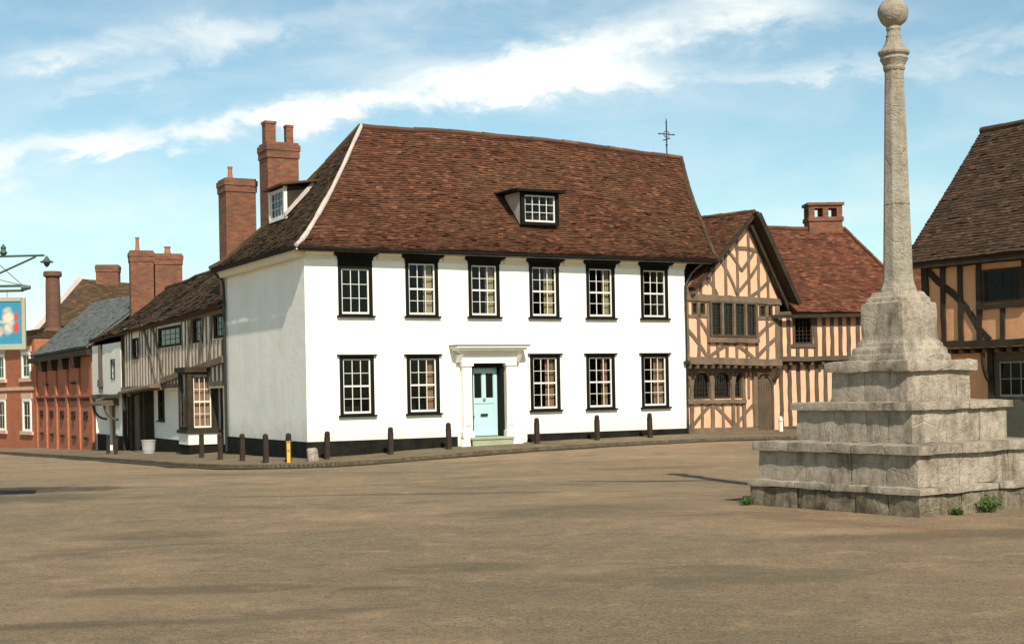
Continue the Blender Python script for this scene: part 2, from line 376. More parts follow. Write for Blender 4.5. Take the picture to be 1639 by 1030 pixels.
def chimney(parent, x, y, z0, z1, wx, wy, mat, cap=.25, bands=True, pots=(), potmat=None, name='chimney'):
    m_ = MB(); m_.box(x-wx/2, x+wx/2, y-wy/2, y+wy/2, z0, z1-cap)
    e = .032; m_.box(x-wx/2-e, x+wx/2+e, y-wy/2-e, y+wy/2+e, z1-cap, z1-cap*.55); m_.box(x-wx/2-e*1.7, x+wx/2+e*1.7, y-wy/2-e*1.7, y+wy/2+e*1.7, z1-cap*.55, z1-cap*.15)
    m_.box(x-wx/2-e*.3, x+wx/2+e*.3, y-wy/2-e*.3, y+wy/2+e*.3, z1-cap*.15, z1)
    c_ = m_.build(name, mat, parent, bevel=.012)
    for px, py, r, h, sq in pots:
        p = MB()
        if sq: p.box(x+px-r, x+px+r, y+py-r, y+py+r, z1, z1+h*.9); p.box(x+px-r*1.12, x+px+r*1.12, y+py-r*1.12, y+py+r*1.12, z1+h*.88, z1+h)
        else: p.lathe([(r*1.15, z1), (r*1.1, z1+.06), (r*.9, z1+h*.5), (r*.85, z1+h-.08), (r*1.05, z1+h-.05), (r*1.05, z1+h), (r*.7, z1+h), (r*.7, z1+h-.1)], 14, x+px, y+py)
        p.build('chimney_pot', potmat or M['pot'], c_)
    return c_

# ------------------------------------------------------------------ frames on the ground
A = Vector((-5.38, 36.1))
u2 = Vector((1.853, 1)).normalized(); n2 = Vector((-u2.y, u2.x))      # along the front, and inward
ang2 = math.atan2(u2.y, u2.x)
def front(a, out, z): p = A+u2*a-n2*out; return (p.x, p.y, z)
def side(t, out, z): p = A+n2*t-u2*out; return (p.x, p.y, z)
CTRL = [(0, 0, 0), (0, 10, 0), (-8, 12, 0), (8, 10, 0), (5.6, 19.8, .0), (0, 22, 0), (-9, 22, -.02), (12, 22, .05), (-3, 29, -.02), (3, 31, .0), (9, 31, .05), (-10, 29, -.03),
        side(40, 2.6, -1.0), side(30, 2.6, -.75), side(17.5, 2.6, -.48), side(10, 2.6, -.32), side(5.5, 2.6, -.22), side(0, 2.3, -.12), front(0, 2.3, -.12), side(40, 9, -1.0), side(20, 9, -.5), side(8, 8, -.2),
        front(1.5, 2, -.08), front(3, 2, .0), front(5.8, 2, .07), front(8.6, 2, .1), front(12.7, 2, .1), front(17, 2, .1), front(8, 5, .05), front(14, 6, .06),
        side(40, 0, -.95), side(26, 0, -.62), side(20, 0, -.45), side(12, 0, -.25), side(6, 0, -.1), front(0, 0, -.1), front(4, 0, .12), front(8, 0, .17), front(12, 0, .2), front(12, -8, .2), front(2, -10, 0),
        (14, 34, .15), (20, 45, .2), (20, 25, .1), (-20, 30, -.2), (-30, 60, -.9), (-25, 45, -.5), side(60, 0, -1.4), side(60, 8, -1.4), (-10, -5, 0), (10, -5, 0), (60, 80, .2), (-60, 100, -1.5), (0, 120, -.3), (-60, 20, -.3)]
CTRL += [side(t, o, -.13-.0215*t) for t in range(3, 60, 4) for o in (0, 2.6, 6)]
def gz(x, y):
    s = w = 0
    for c_ in CTRL:
        d2 = (x-c_[0])**2+(y-c_[1])**2+7; k = 1/(d2*d2); s += k*c_[2]; w += k
    return s/w
# ------------------------------------------------------------------ ground
def ground_mat(name, c1, c2, c3, dark, patches=()):
    m, nt, b = new_mat(name); v = objco(nt)
    n0 = noisef(nt, v, .12, 5, .6, .4); n1 = noisef(nt, v, .6, 6, .7); n2_ = noisef(nt, v, 5, 6, .75); n3 = noisef(nt, v, 40, 5, .8); n4 = noisef(nt, v, 160, 3, .8)
    col = mixc(nt, ramp(nt, n1, .35, .65), c1, c2)
    col = mixc(nt, ramp(nt, n0, .44, .56, 0, .9), col, c3)
    col = mixc(nt, ramp(nt, n2_, .5, .72, 0, .5), col, dark)
    n5 = noisef(nt, v, 14, 6, .8)
    col = mixc(nt, ramp(nt, n5, .50, .60, 0, .42), col, (dark[0]*.7, dark[1]*.7, dark[2]*.7))
    col = mixc(nt, ramp(nt, n5, .46, .36, 0, .4), col, (c1[0]*1.35, c1[1]*1.4, c1[2]*1.4))
    col = mixc(nt, ramp(nt, n3, .50, .60, 0, .6), col, (dark[0]*.5, dark[1]*.5, dark[2]*.5))
    col = mixc(nt, ramp(nt, n3, .44, .34, 0, .6), col, (c1[0]*1.6, c1[1]*1.65, c1[2]*1.65))
    pe = nt.nodes.new('ShaderNodeTexVoronoi'); pe.inputs['Scale'].default_value = 26; nt.links.new(v, pe.inputs['Vector'])
    col = mixc(nt, ma(nt, 'MULTIPLY', ramp(nt, pe.outputs['Distance'], .30, .12), ramp(nt, n2_, .4, .6, .1, .75)), col, mixc(nt, .6, pe.outputs['Color'], (.34, .27, .17)))
    col = mixc(nt, ramp(nt, n4, .52, .62, 0, .6), col, (.05, .04, .03))
    # old tar repairs and stains; patches below also paint cast shadows
    st = noisef(nt, objco(nt, (.6, 1.25, 1)), .5, 6, .68, .6)
    col = mixc(nt, ramp(nt, st, .56, .64, 0, .6), col, dark)
    s2 = noisef(nt, objco(nt, (.8, 1.3, 1)), 1.3, 7, .74, 1.2)
    col = mixc(nt, ramp(nt, s2, .55, .64, 0, .45), col, (dark[0]*.9, dark[1]*.95, dark[2]*.9))
    s3 = noisef(nt, objco(nt, (.6, 1.0, 1)), .35, 6, .7, .5)
    col = mixc(nt, ramp(nt, s3, .52, .62, 0, .3), col, (c1[0]*1.15, c1[1]*1.12, c1[2]*1.1))
    s_ = nt.nodes.new('ShaderNodeSeparateXYZ'); nt.links.new(v, s_.inputs[0])
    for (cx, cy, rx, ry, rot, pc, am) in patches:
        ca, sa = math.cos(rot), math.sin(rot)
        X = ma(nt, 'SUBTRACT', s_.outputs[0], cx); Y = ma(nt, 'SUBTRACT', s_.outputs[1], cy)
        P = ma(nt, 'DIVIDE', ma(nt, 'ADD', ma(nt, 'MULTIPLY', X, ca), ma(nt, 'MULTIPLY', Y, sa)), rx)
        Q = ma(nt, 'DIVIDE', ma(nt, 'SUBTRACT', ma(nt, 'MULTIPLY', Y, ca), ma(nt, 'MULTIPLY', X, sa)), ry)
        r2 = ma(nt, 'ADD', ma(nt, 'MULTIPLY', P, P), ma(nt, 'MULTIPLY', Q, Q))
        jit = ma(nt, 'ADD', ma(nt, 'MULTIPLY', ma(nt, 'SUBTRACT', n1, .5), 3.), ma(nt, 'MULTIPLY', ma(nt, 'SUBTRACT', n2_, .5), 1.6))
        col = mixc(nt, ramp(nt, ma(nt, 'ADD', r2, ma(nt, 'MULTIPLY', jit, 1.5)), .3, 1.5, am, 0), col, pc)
    nt.links.new(col, b.inputs['Base Color']); b.inputs['Roughness'].default_value = .95; b.inputs['Specular IOR Level'].default_value = .2
    nq = noisef(nt, objco(nt, (1, 1.1, 1)), 1.7, 8, .75, .5); col = mixc(nt, ramp(nt, nq, .42, .68, 0, .42), col, dark); col = mixc(nt, ramp(nt, nq, .44, .3, 0, .35), col, (c1[0]*1.35, c1[1]*1.33, c1[2]*1.25)); nt.links.new(col, b.inputs['Base Color'])
    h = ma(nt, 'ADD', ma(nt, 'ADD', ma(nt, 'MULTIPLY', n2_, .8), ma(nt, 'MULTIPLY', n3, .5)), ma(nt, 'MULTIPLY', n4, .25))
    bump(nt, b, h, 1., .05); return m
TAR_AND_SHADOW = (.075, .06, .04); GRN = (.12, .115, .07)  # dark tone shared by tar stains and painted shadows
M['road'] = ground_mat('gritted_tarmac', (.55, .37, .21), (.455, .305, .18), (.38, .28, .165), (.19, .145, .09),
    [(-9.4, 24.3, 1.9, 1.5, 0, GRN, .75), (-9.9, 26.6, 2.6, .9, .1, TAR_AND_SHADOW, .85), (2.4, 25.6, 1.6, .18, -.2, TAR_AND_SHADOW, .9), (3.0, 29.5, 1.3, .5, .1, TAR_AND_SHADOW, .35), (-3.0, 12.4, 1.1, .28, .1, TAR_AND_SHADOW, .5), (-3.4, 10.6, 1.1, .18, .05, TAR_AND_SHADOW, .45), (-1.2, 12.3, .35, .12, 0, TAR_AND_SHADOW, .45),  # far-left dark patch and thin strip by the cross are painted cast shadows
     (.9, 19.6, 1.6, .9, .2, GRN, .5), (-4.7, 17.4, .95, .6, 0, TAR_AND_SHADOW, .42), (-1.5, 23.5, 3.2, .25, -.1, TAR_AND_SHADOW, .5), (5.2, 15.6, 2.2, .5, .1, TAR_AND_SHADOW, .4), (-.6, 13.6, .8, .35, 0, GRN, .5), (2.2, 12.5, 1.2, .4, .3, GRN, .4), (4.3, 17.0, 1.6, .22, -.9, (.30, .12, .07), .4), (-6, 31.5, 5, .5, -.35, TAR_AND_SHADOW, .35)])
M['pave'] = ground_mat('pavement_slabs', (.36, .27, .165), (.29, .215, .13), (.25, .19, .11), (.13, .10, .06))
M['channel'] = ground_mat('gutter_setts', (.13, .10, .065), (.10, .08, .05), (.09, .07, .045), (.05, .04, .025))
M['kerb'] = stone('kerb_stone', (.20, .155, .10), (.12, .095, .06), (.05, .04, .025), .7)
gm = MB(); 
def axis(lo, hi, fine0, fine1, st, coarse):
    a = []; x = lo
    while x < fine0: a.append(x); x += max(st, coarse*max(.1, (fine0-x)/abs(fine0-lo)))
    x = fine0
    while x < fine1: a.append(x); x += st
    while x < hi: a.append(x); x += max(st, coarse*max(.1, (x-fine1)/abs(hi-fine1)))
    a.append(hi); return a
xs = axis(-900, 900, -32, 22, .6, 160); ys = axis(-200, 1500, 2, 62, .6, 200)
V = [(x, y, gz(x, y)+.012*noise.noise(Vector((x*.5, y*.5, 0)))) for y in ys for x in xs]; nx = len(xs)
gm.idx(V, [(j*nx+i, j*nx+i+1, (j+1)*nx+i+1, (j+1)*nx+i) for j in range(len(ys)-1) for i in range(nx-1)])
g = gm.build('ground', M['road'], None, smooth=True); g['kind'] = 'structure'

# pavement with a real kerb: ribbon between the kerb line and the walls
kl = [side(62, 2.6, 0), side(50, 2.6, 0), side(36, 2.6, 0), side(26, 2.6, 0), side(17.5, 2.6, 0), side(10, 2.7, 0), side(5.5, 2.7, 0), side(2, 2.6, 0)]
for k in range(7):
    a_ = k/6*math.pi/2; c0 = A+n2*.4+u2*.4; d_ = (-u2)*math.cos(a_)+(-n2)*math.sin(a_); p = c0+d_*(2.85-.35*k/6); kl.append((p.x, p.y, 0))
kl += [front(1.6, 2.0, 0), front(3, 1.95, 0), front(5.8, 1.9, 0), front(8.6, 1.8, 0), front(12.7, 1.8, 0), front(15, 2.4, 0), front(18, 3.0, 0), (15.0, 41.6, 0), (22, 40.5, 0)]
wl = [side(62, -1, 0), side(50, -1, 0), side(36, -1, 0), side(26, -1, 0), side(17.5, -1, 0), side(10, -.8, 0), side(5.5, -.5, 0), side(2, -.5, 0)]
wl += [side(.8-.0*k, -.5, 0) if k < 3 else front(.5+.02*k, -.5, 0) for k in range(7)]
wl += [front(1.6, -.5, 0), front(3, -.5, 0), front(5.8, -.5, 0), front(8.6, -.5, 0), front(12.7, -.5, 0), (9.2, 45.6, 0), (11.5, 46.2, 0), (15, 46, 0), (22, 46, 0)]
def wallz(p):   # pavement level against the walls
    return gz(p[0], p[1])+.15
pm = MB(); km = MB(); NS = 6
def sub(L_):
    o = []
    for a, b_ in zip(L_[:-1], L_[1:]):
        for k in range(NS): o.append(Vector(a).lerp(Vector(b_), k/NS))
    o.append(Vector(L_[-1])); return o
K = sub(kl); Wl = sub(wl); prev = None
for kp, wp in zip(K, Wl):
    row = []
    for j in range(8):
        q = kp.lerp(wp, j/7); h = .09+.06*j/7
        row.append(Vector((q.x, q.y, gz(q.x, q.y)+h+.006*noise.noise(q*1.3))))
    if prev:
        for j in range(7): pm.face([prev[j], row[j], row[j+1], prev[j+1]])
    prev = row
pv = pm.build('pavement', M['pave'], None); pv['kind'] = 'structure'
for i in range(len(K)-1):
    a, b_ = K[i], K[i+1]; n = max(1, int((b_-a).length/.9)); d_ = (b_-a).normalized(); o_ = Vector((d_.y, -d_.x, 0))
    if (Wl[i]-K[i]).dot(o_) > 0: o_ = -o_
    for k in range(n):
        p = a.lerp(b_, k/n)+d_*.008; q = a.lerp(b_, (k+1)/n)-d_*.008; w_ = .13; r_ = rnd.uniform(-.008, .008)
        zp = gz(p.x, p.y)+.097+r_; zq = gz(q.x, q.y)+.097+r_
        P = [p+o_*.03, q+o_*.03, q-o_*w_, p-o_*w_]
        Z = [zp, zq, zq, zp]
        vb = [(x.x, x.y, z-.35) for x, z in zip(P, Z)]; vt = [(x.x, x.y, z) for x, z in zip(P, Z)]
        if (Vector(vb[1])-Vector(vb[0])).cross(Vector(vb[2])-Vector(vb[1])).z < 0: vb = vb[::-1]; vt = vt[::-1]
        km.hexa(vb+vt)
kb = km.build('kerb', M['kerb'], None); kb['kind'] = 'structure'

cm = MB(); prev = None
for i in range(len(K)):
    a = K[max(0, i-1)]; b_ = K[min(len(K)-1, i+1)]; d_ = (b_-a).normalized(); o_ = Vector((d_.y, -d_.x, 0))
    if (Wl[i]-K[i]).dot(o_) > 0: o_ = -o_
    w_ = .34+.10*noise.noise(K[i]*.8); row = []
    for t in (0, .5, 1):
        q = K[i]+o_*w_*t; row.append(Vector((q.x, q.y, gz(q.x, q.y)+.022-.006*t)))
    if prev:
        for j in range(2): cm.face([prev[j], prev[j+1], row[j+1], row[j]])
    prev = row
gc = cm.build('gutter_channel', M['channel'], None); gc['kind'] = 'structure'

# ------------------------------------------------------------------ the white house
HO = thing('white_house', 'large white rendered corner house with red tiled roof, black framed windows and pale blue door', 'house', (A.x, A.y, 0), ang2)
W, D, EZ = 12.13, 7.1, 5.56
upc = [1.42, 3.37, 5.28, 7.22, 9.12, 11.02]; loc_ = [1.42, 3.36, 7.2, 9.07, 10.99]
UZ0, UZ1, LZ0, LZ1 = 3.78, 5.33, 1.13, 2.70; hw = .49
holes = [(c_-hw, c_+hw, UZ0, UZ1) for c_ in upc]+[(c_-hw, c_+hw, LZ0, LZ1) for c_ in loc_]+[(4.78, 5.86, .3, 2.48)]
mb = MB(); wall(mb, 0, W, -.6, EZ-.02, holes, 0, .28)
mb.face([(0, D, -.6), (0, 0, -.6), (0, 0, EZ-.02), (0, D, EZ-.02)])                       # side wall
mb.face([(.28, .28, -.6), (.28, D-.3, -.6), (.28, D-.3, EZ-.02), (.28, .28, EZ-.02)])
mb.face([(W, 0, -.6), (W, 2, -.6), (W, 2, EZ-.02), (W, 0, EZ-.02)])
mb.box(0, 13.9, D-.3, D, -.6, EZ-.02); mb.box(W-.3, 13.9, 1.9, 2.2, -.6, EZ-.02); mb.box(13.6, 13.9, 2.2, D-.3, -.6, EZ-.02)
mb.face([(0, 0, EZ-.02), (W, 0, EZ-.02), (13.9, D, EZ-.02), (0, D, EZ-.02)])
mb.build('wall', M['white'], HO)
mb = MB(); mb.box(.3, W-.3, 1.35, 1.4, -.5, EZ-.05); mb.box(.3, W-.3, .28, 1.4, 2.95, 3.0); mb.box(.3, W-.3, .28, 1.4, .2, .25); mb.build('added_dark_backing', M['room'], HO)  # added dark sheets keep the interior behind the windows black
mb = MB(); mb.box(6.58, W+.0, -.045, -.001, -.6, .46); mb.build('plinth', M['plinth'], HO); mb = MB(); mb.box(-.045, 4.36, -.045, -.001, -.6, .46); mb.box(-.045, -.001, -.001, D, -.6, .46); mb.build('plinth', M['plinth'], HO)
# windows
cur = {1: (M['curtain'], .66, 1.), 2: (M['curtain'], .66, 1), 3: (M['curtain'], .6, 1), 4: (M['curtain'], .68, 1)}
for i, c_ in enumerate(upc):
    window(HO, c_-hw, c_+hw, UZ0, UZ1, 3, 3 if i == 0 else 4, cap='wide', blind=.23 if i == 0 else .04, curtain=cur.get(i), rail=i > 0)
cur = {1: (M['curtainpink'], .7, 1), 2: (M['curtainpink'], .62, 1), 3: (M['curtainpink'], .66, .95), 4: (M['curtainpink'], .58, 1)}
for i, c_ in enumerate(loc_):
    window(HO, c_-hw, c_+hw, LZ0, LZ1, 3, 4, cap=True, curtain=cur.get(i))
# cornice coving under the front eave, broken by the window heads
mb = MB(); edges = [0]+sum([[c_-.64, c_+.64] for c_ in upc], [])+[W]
for k in range(0, len(edges), 2):
    a, b_ = edges[k], edges[k+1]
    mb = MB(); mb.box(a, b_, -.05, -.001, 5.27, 5.36); mb.hexa([(a, -.05, 5.36), (b_, -.05, 5.36), (b_, 0, 5.36), (a, 0, 5.36), (a, -.16, 5.44), (b_, -.16, 5.44), (b_, 0, 5.44), (a, 0, 5.44)]); mb.build('cornice', M['cream'], HO)
mb = MB(); mb.box(-.32, W+.9, -.30, -.002, 5.46, 5.50); mb.box(-.30, -.002, 0, D+.2, 5.46, 5.50); mb.hexa([(-.20, -.0, 5.30), (-.001, 0, 5.30), (-.001, D, 5.30), (-.20, D, 5.30), (-.28, 0, 5.46), (-.001, 0, 5.46), (-.001, D, 5.46), (-.28, D, 5.46)]); mb.build('soffit', M['cream'], HO)
# roof
P0, P1, AP, AR = (-.33, -.33, 5.54), (13.15, -.33, 5.56), (3.13, 3.55, 9.54), (14.6, 3.55, 9.34)
BL, BR = (-.33, 7.45, 5.6), (14.2, 7.45, 5.56)
ts = tile_surface(P0, P1, AR, AP, .165, .10, kick=.0, wav=.075, zs=.27, lift=.028, seed=3, crown=.16); roof = ts.build('roof', M['roofred'], HO)
def up(mb_, fn):  # helper: sample a hip edge of a tile surface
    return [fn(k/14)+Vector((0, 0, .02)) for k in range(15)]
hip_pts = up(mb, lambda v: ts.pt(0, v, .03)); ridge_pts = [ts.pt(k/20, 1, .0) for k in range(21)]
t2 = tile_surface(BL, P0, AP, AP, .165, .10, kick=.0, wav=.03, zs=.27, seed=5); t2.build('side_roof_slope', M['roofdark'], HO)
t3 = tile_surface(BR, BL, AP, AR, .3, .2, wav=.04, seed=6, crown=.16, zs=.27); t3.build('rear_roof_slope', M['roofdark'], HO)
t4 = tile_surface(P1, BR, AR, AR, .165, .12, kick=0, wav=.02, seed=8, zs=.27); t4.build('end_roof_slope', M['roofdark'], HO)
mb = MB(); ridge_tiles(mb, ridge_pts, .10); mb.build('ridge_tiles', M['roofred'], roof)
mb = MB()
for a, b_ in zip(hip_pts[:-1], hip_pts[1:]): mb.tube([a, b_+(b_-a)*.04], .062*rnd.uniform(.85, 1.2), 8)
mb.build('hip_mortar', M['mortar'], roof)
mb = MB(); rr = [Vector(BL).lerp(Vector(AP), k/10) for k in range(11)]; rr = [t2.pt(0, k/14, .02) for k in range(15)]; ridge_tiles(mb, rr, .09, .3); mb.build('hip_tiles', M['roofdark'], roof)
mb = MB(); rr = [ts.pt(1, k/14, .02) for k in range(15)]; ridge_tiles(mb, rr, .07, .3); mb.build('verge_tiles', M['roofdark'], roof)
# gutters and downpipes
mb = MB(); mb.tube([(-.3, -.40, 5.49), (13.1, -.40, 5.49)], .045, 8); mb.tube([(-.38, -.3, 5.49), (-.38, 7.2, 5.49)], .04, 8); mb.build('gutter', M['black'], HO)
mb = MB(); mb.tube([(12.55, -.38, 5.42), (12.4, -.25, 5.28), (12.3, -.12, 5.12), (12.22, -.08, 4.95), (12.12, -.07, 4.8), (12.12, -.07, .3)], .035, 8)
mb.box(12.03, 12.2, -.13, -.02, 2.4, 2.5); mb.build('drainpipe', M['iron'], HO)
mb = MB(); mb.tube([(-.36, 7.0, 5.45), (-.12, 6.98, 5.25), (-.08, 6.98, 5.0), (-.08, 6.98, .0)], .045, 8); mb.build('drainpipe', M['iron'], HO)
# front dormer
def dormer(par, x0, x1, yf, z0, z1, yb, cheek, ov=.25, cols=4, rows=3, rise=.05):
    dm = MB(); dm.prism([(x0, z0), (x0+.07, z0), (x0+.07, z1), (x0, z1)], yf, yf+.1); dm.prism([(x1-.07, z0), (x1, z0), (x1, z1), (x1-.07, z1)], yf, yf+.1)
    dm.box(x0+.07, x1-.07, yf, yf+.1, z0, z0+.07); d = dm.build('dormer', M['black'], par)
    for xa, xb in ((x0, x0+.05), (x1-.05, x1)):
        ck = MB(); ck.hexa([(xa, yf+.1, z0-.0), (xb, yf+.1, z0), (xb, yb, z1-.06), (xa, yb, z1-.06), (xa, yf+.1, z1), (xb, yf+.1, z1), (xb, yb, z1+.02), (xa, yb, z1+.02)]); ck.build('dormer_cheek', cheek, d)
    rf = MB(); V_ = [(x0-ov*1.0, yf-.18, z1), (x1+ov*.5, yf-.18, z1), (x1+ov*.5, yb+.5, z1+rise), (x0-ov, yb+.5, z1+rise), (x0-ov, yf-.18, z1+.07), (x1+ov*.5, yf-.18, z1+.07), (x1+ov*.5, yb+.5, z1+rise+.09), (x0-ov, yb+.5, z1+rise+.09)]
    rf.hexa(V_); rf.build('dormer_roof', M['black'], d)
    fl = MB(); fl.box(x0-ov-.01, x1+ov*.5+.01, yf+.0, yb+.3, z1+.075, z1+.10) ; fl.build('dormer_flashing', M['lead'], d)
    ww = window(par, x0+.07, x1-.07, z0+.07, z1-.04, cols, rows, yo=yf+.03, cap=False, frame=.05, rail=False)
    return d
dm = dormer(HO, 6.87, 8.13, .62, 6.50, 7.45, 1.62, M['mortar'])
rm = MB(); rm.box(6.93, 8.07, 1.1, 1.14, 6.4, 7.44); rm.build('added_dark_dormer_backing', M['room'], dm)
# side dormer, facing the street: build in a rotated holder frame
sd = bpy.data.objects.new('side_dormer', None); COL.objects.link(sd); sd.parent = HO; sd.location = (.95, 5.65, 0); sd.rotation_euler = (0, 0, -math.pi/2)
def hexq(mb_, a): mb_.hexa(a)
sdf = MB(); sdf.box(0, .07, 0, .1, 6.85, 7.8); sdf.box(1.33, 1.4, 0, .1, 6.85, 7.8); sdf.box(.07, 1.33, 0, .1, 6.85, 6.92)
f_ = sdf.build('dormer_frame', M['sash'], sd)
window(sd, .07, 1.33, 6.92, 7.76, 4, 3, yo=.03, cap=False, frame=.05, rail=False, mats=(M['sash'], M['sash'], M['glassdark']))
for xa, xb in ((0, .05), (1.35, 1.4)): ck = MB(); ck.hexa([(xa, .1, 6.85), (xb, .1, 6.85), (xb, .9, 7.74), (xa, .9, 7.74), (xa, .1, 7.8), (xb, .1, 7.8), (xb, .9, 7.82), (xa, .9, 7.82)]); ck.build('dormer_cheek', M['darktimber'], sd)
ck = MB(); ck.hexa([(1.40, .0, 6.88), (1.46, .0, 6.88), (1.46, .95, 7.88), (1.40, .95, 7.88), (1.40, .0, 7.02), (1.46, .0, 7.02), (1.46, .9, 8.0), (1.40, .9, 8.0)]); ck.build('lead_flashing', M['mortar'], sd)
rf = MB(); rf.hexa([(-.2, -.15, 7.80), (1.6, -.15, 7.80), (1.6, 1.2, 8.0), (-.2, 1.2, 8.0), (-.2, -.15, 7.86), (1.6, -.15, 7.86), (1.6, 1.2, 8.06), (-.2, 1.2, 8.06)]); rf.build('dormer_roof', M['roofdark'], sd)
rm = MB(); rm.box(.05, 1.35, .4, .45, 6.8, 7.78); rm.build('added_dark_dormer_backing', M['room'], sd)
# door and doorcase
dr = MB(); dr.box(4.88, 5.74, .20, .25, .44, 2.36); door = dr.build('door', M['bluedoor'], HO)
p = MB()
for a, b_, c_, d in ((4.90, 5.72, .46, .62), (4.90, 5.0, .62, 2.34), (5.62, 5.72, .62, 2.34), (5.0, 5.62, 2.22, 2.34), (5.0, 5.62, 1.36, 1.48), (5.255, 5.365, 1.48, 2.22)): p.box(a, b_, .18, .1995, c_, d)
p.build('door_moulding', M['bluedoor'], door)
p = MB(); p.box(5.02, 5.235, .187, .199, 1.52, 2.2); p.box(5.385, 5.60, .187, .199, 1.52, 2.2); p.build('door_pane', M['glassdark'], door)
p = MB(); p.box(5.02, 5.235, .1985, .1995, 1.52, 2.2); p.box(5.385, 5.60, .1985, .1995, 1.52, 2.2)
p.build('added_dark_door_light_backing', M['room'], door)
p = MB(); p.lathe([(.02, 0), (.045, .01), (.045, .03), (.0, .04)], 12); k_ = p.build('door_knocker', M['brass'], door); k_.location = (5.31, .18, 1.47); k_.rotation_euler = (R(90), 0, 0)
p = MB(); p.box(5.2, 5.42, .165, .18, 1.0, 1.07); p.build('letterbox', M['iron'], door)
p = MB(); p.lathe([(.015, 0), (.02, .03), (.035, .04), (.03, .065), (0, .075)], 10); k_ = p.build('door_knob', M['brass'], door); k_.location = (4.95, .18, 1.0); k_.rotation_euler = (R(90), 0, 0)
p = MB(); p.box(4.78, 4.88, -.01, .27, .43, 2.48); p.box(5.74, 5.86, -.01, .27, .43, 2.48); p.box(4.88, 5.74, -.01, .27, 2.36, 2.48); p.build('door_reveal', M['black'], HO)
p = MB()
for x0, x1 in ((4.50, 4.775), (5.865, 6.14)):
    p.box(x0, x1, -.16, -.002, .42, 2.46); p.box(x0+.06, x1-.06, -.185, -.16, .75, 2.32); p.box(x0-.04, x1+.04, -.20, -.002, .42, .60); p.box(x0-.04, x1+.04, -.20, -.002, 2.40, 2.475)
dc = p.build('doorcase', M['doorcase'], HO, bevel=.006)
p = MB(); p.box(4.46, 6.18, -.17, -.002, 2.48, 2.72)
for k, (e, z0, z1) in enumerate(((.02, 2.72, 2.76), (.08, 2.76, 2.80), (.14, 2.80, 2.84), (.22, 2.84, 2.90), (.28, 2.90, 2.955))): p.box(4.46-e, 6.18+e, -.17-e, -.002, z0, z1)
for x0, x1 in ((4.34, 4.46), (6.18, 6.30)): p.hexa([(x0 if x0 < 5 else x0, -.14, 2.5), (x1, -.14, 2.5), (x1, -.002, 2.5), (x0, -.002, 2.5), (x0, -.3, 2.72), (x1, -.3, 2.72), (x1, -.002, 2.72), (x0, -.002, 2.72)])
p.build('door_hood', M['doorcase'], dc, bevel=.005)
p = MB(); p.box(4.15, 6.49, -.47, -.002, 2.957, 2.985); p.build('lead_cover', M['lead'], dc)
p = MB()
for s_, x0, x1 in ((1, 4.28, 4.62), (-1, 6.62, 6.02)):
    a, b_ = (x0, x1) if s_ == 1 else (x1, x0)
    lo = [(a-(.12 if s_ == 1 else 0), -.36, -.3), (b_+(0 if s_ == 1 else .12), -.36, -.3), (b_+(0 if s_ == 1 else .12), -.003, -.3), (a-(.12 if s_ == 1 else 0), -.003, -.3)]
    hi = [(4.5 if s_ == 1 else 5.98, -.2, .44), (4.66 if s_ == 1 else 6.14, -.2, .44), (4.66 if s_ == 1 else 6.14, -.003, .44), (4.5 if s_ == 1 else 5.98, -.003, .44)]
    p.hexa(lo+hi)
p.build('doorcase_foot', M['doorcase'], dc)
p = MB(); p.box(4.70, 5.95, -.30, .2, -.2, .43); p.box(4.66, 6.0, -.33, .0, .36, .425); p.build('doorstep', M['step'], HO, bevel=.01)
# chimney + iron cross
chimney(HO, 2.02, 7.75, 4, 9.66, 1.02, .85, M['brickchim'], .5, pots=((-.33, -.05, .17, .68, True), (.34, 0, .115, .62, True)), potmat=M['brickchim'])
ch2 = chimney(HO, 1.16, 9.45, -.2, 8.72, 1.0, .85, M['brickchim'], .45, pots=((-.22, 0, .08, .42, False),))
p = MB(); cx, cy = 14.05, 3.55
p.tube([(cx, cy, 9.4), (cx, cy, 10.55)], .022, 6); p.tube([(cx-.3, cy, 10.12), (cx+.3, cy, 10.12)], .018, 6); p.tube([(cx, cy-.2, 9.95), (cx, cy+.2, 9.95)], .018, 6)
for k in range(12):
    a0, a1 = k/12*2*math.pi, (k+1)/12*2*math.pi; p.tube([(cx+.11*math.cos(a0), cy, 10.12+.11*math.sin(a0)), (cx+.11*math.cos(a1), cy, 10.12+.11*math.sin(a1))], .012, 5)
p.lathe([(.0, 9.72), (.05, 9.76), (0, 9.8)], 8, cx, cy); p.lathe([(.03, 10.5), (.012, 10.62), (0, 10.66)], 6, cx, cy)
for sx_ in (-.3, .3): p.lathe([(0, 10.08), (.035, 10.12), (0, 10.16)], 6, cx+sx_, cy)
p.build('weathervane', M['iron'], HO)

# ------------------------------------------------------------------ pink timber-framed hall (gable wing and long wing)
gd = Vector((1.1, 1)).normalized(); gang = math.atan2(gd.y, gd.x); B = A+u2*W
GH = thing('timber_framed_hall', 'pink timber-framed hall with jettied gable, right of the white house', 'house', (B.x, B.y, 0), gang)
tim = M['timber']; JZ = 2.42
mb = MB(); wall(mb, -.0, 4.62, JZ, 4.42, [(.3, .95, 3.93, 4.3), (1.1, 3.42, 3.26, 4.36), (3.62, 4.32, 3.93, 4.3)], 0, .2)
mb.prism([(.0, 4.42), (4.62, 4.42), (4.85, 4.5), (3.12, 7.0), (.02, 4.55)], 0, .2)
mb.face([(4.62, 0, JZ), (4.62, 5, JZ), (4.62, 5, 4.5), (4.62, 0, 4.5)]); mb.face([(-.0, 0, JZ), (4.62, 0, JZ), (4.62, 5, JZ), (0, 5, JZ)])
wall(mb, 0, 4.62, -.4, JZ, [(.05, .5, 1.32, 2.15), (.67, 1.5, 1.32, 2.15), (1.67, 2.52, 1.32, 2.15), (2.7, 3.08, 1.32, 2.15)], .32, .2)
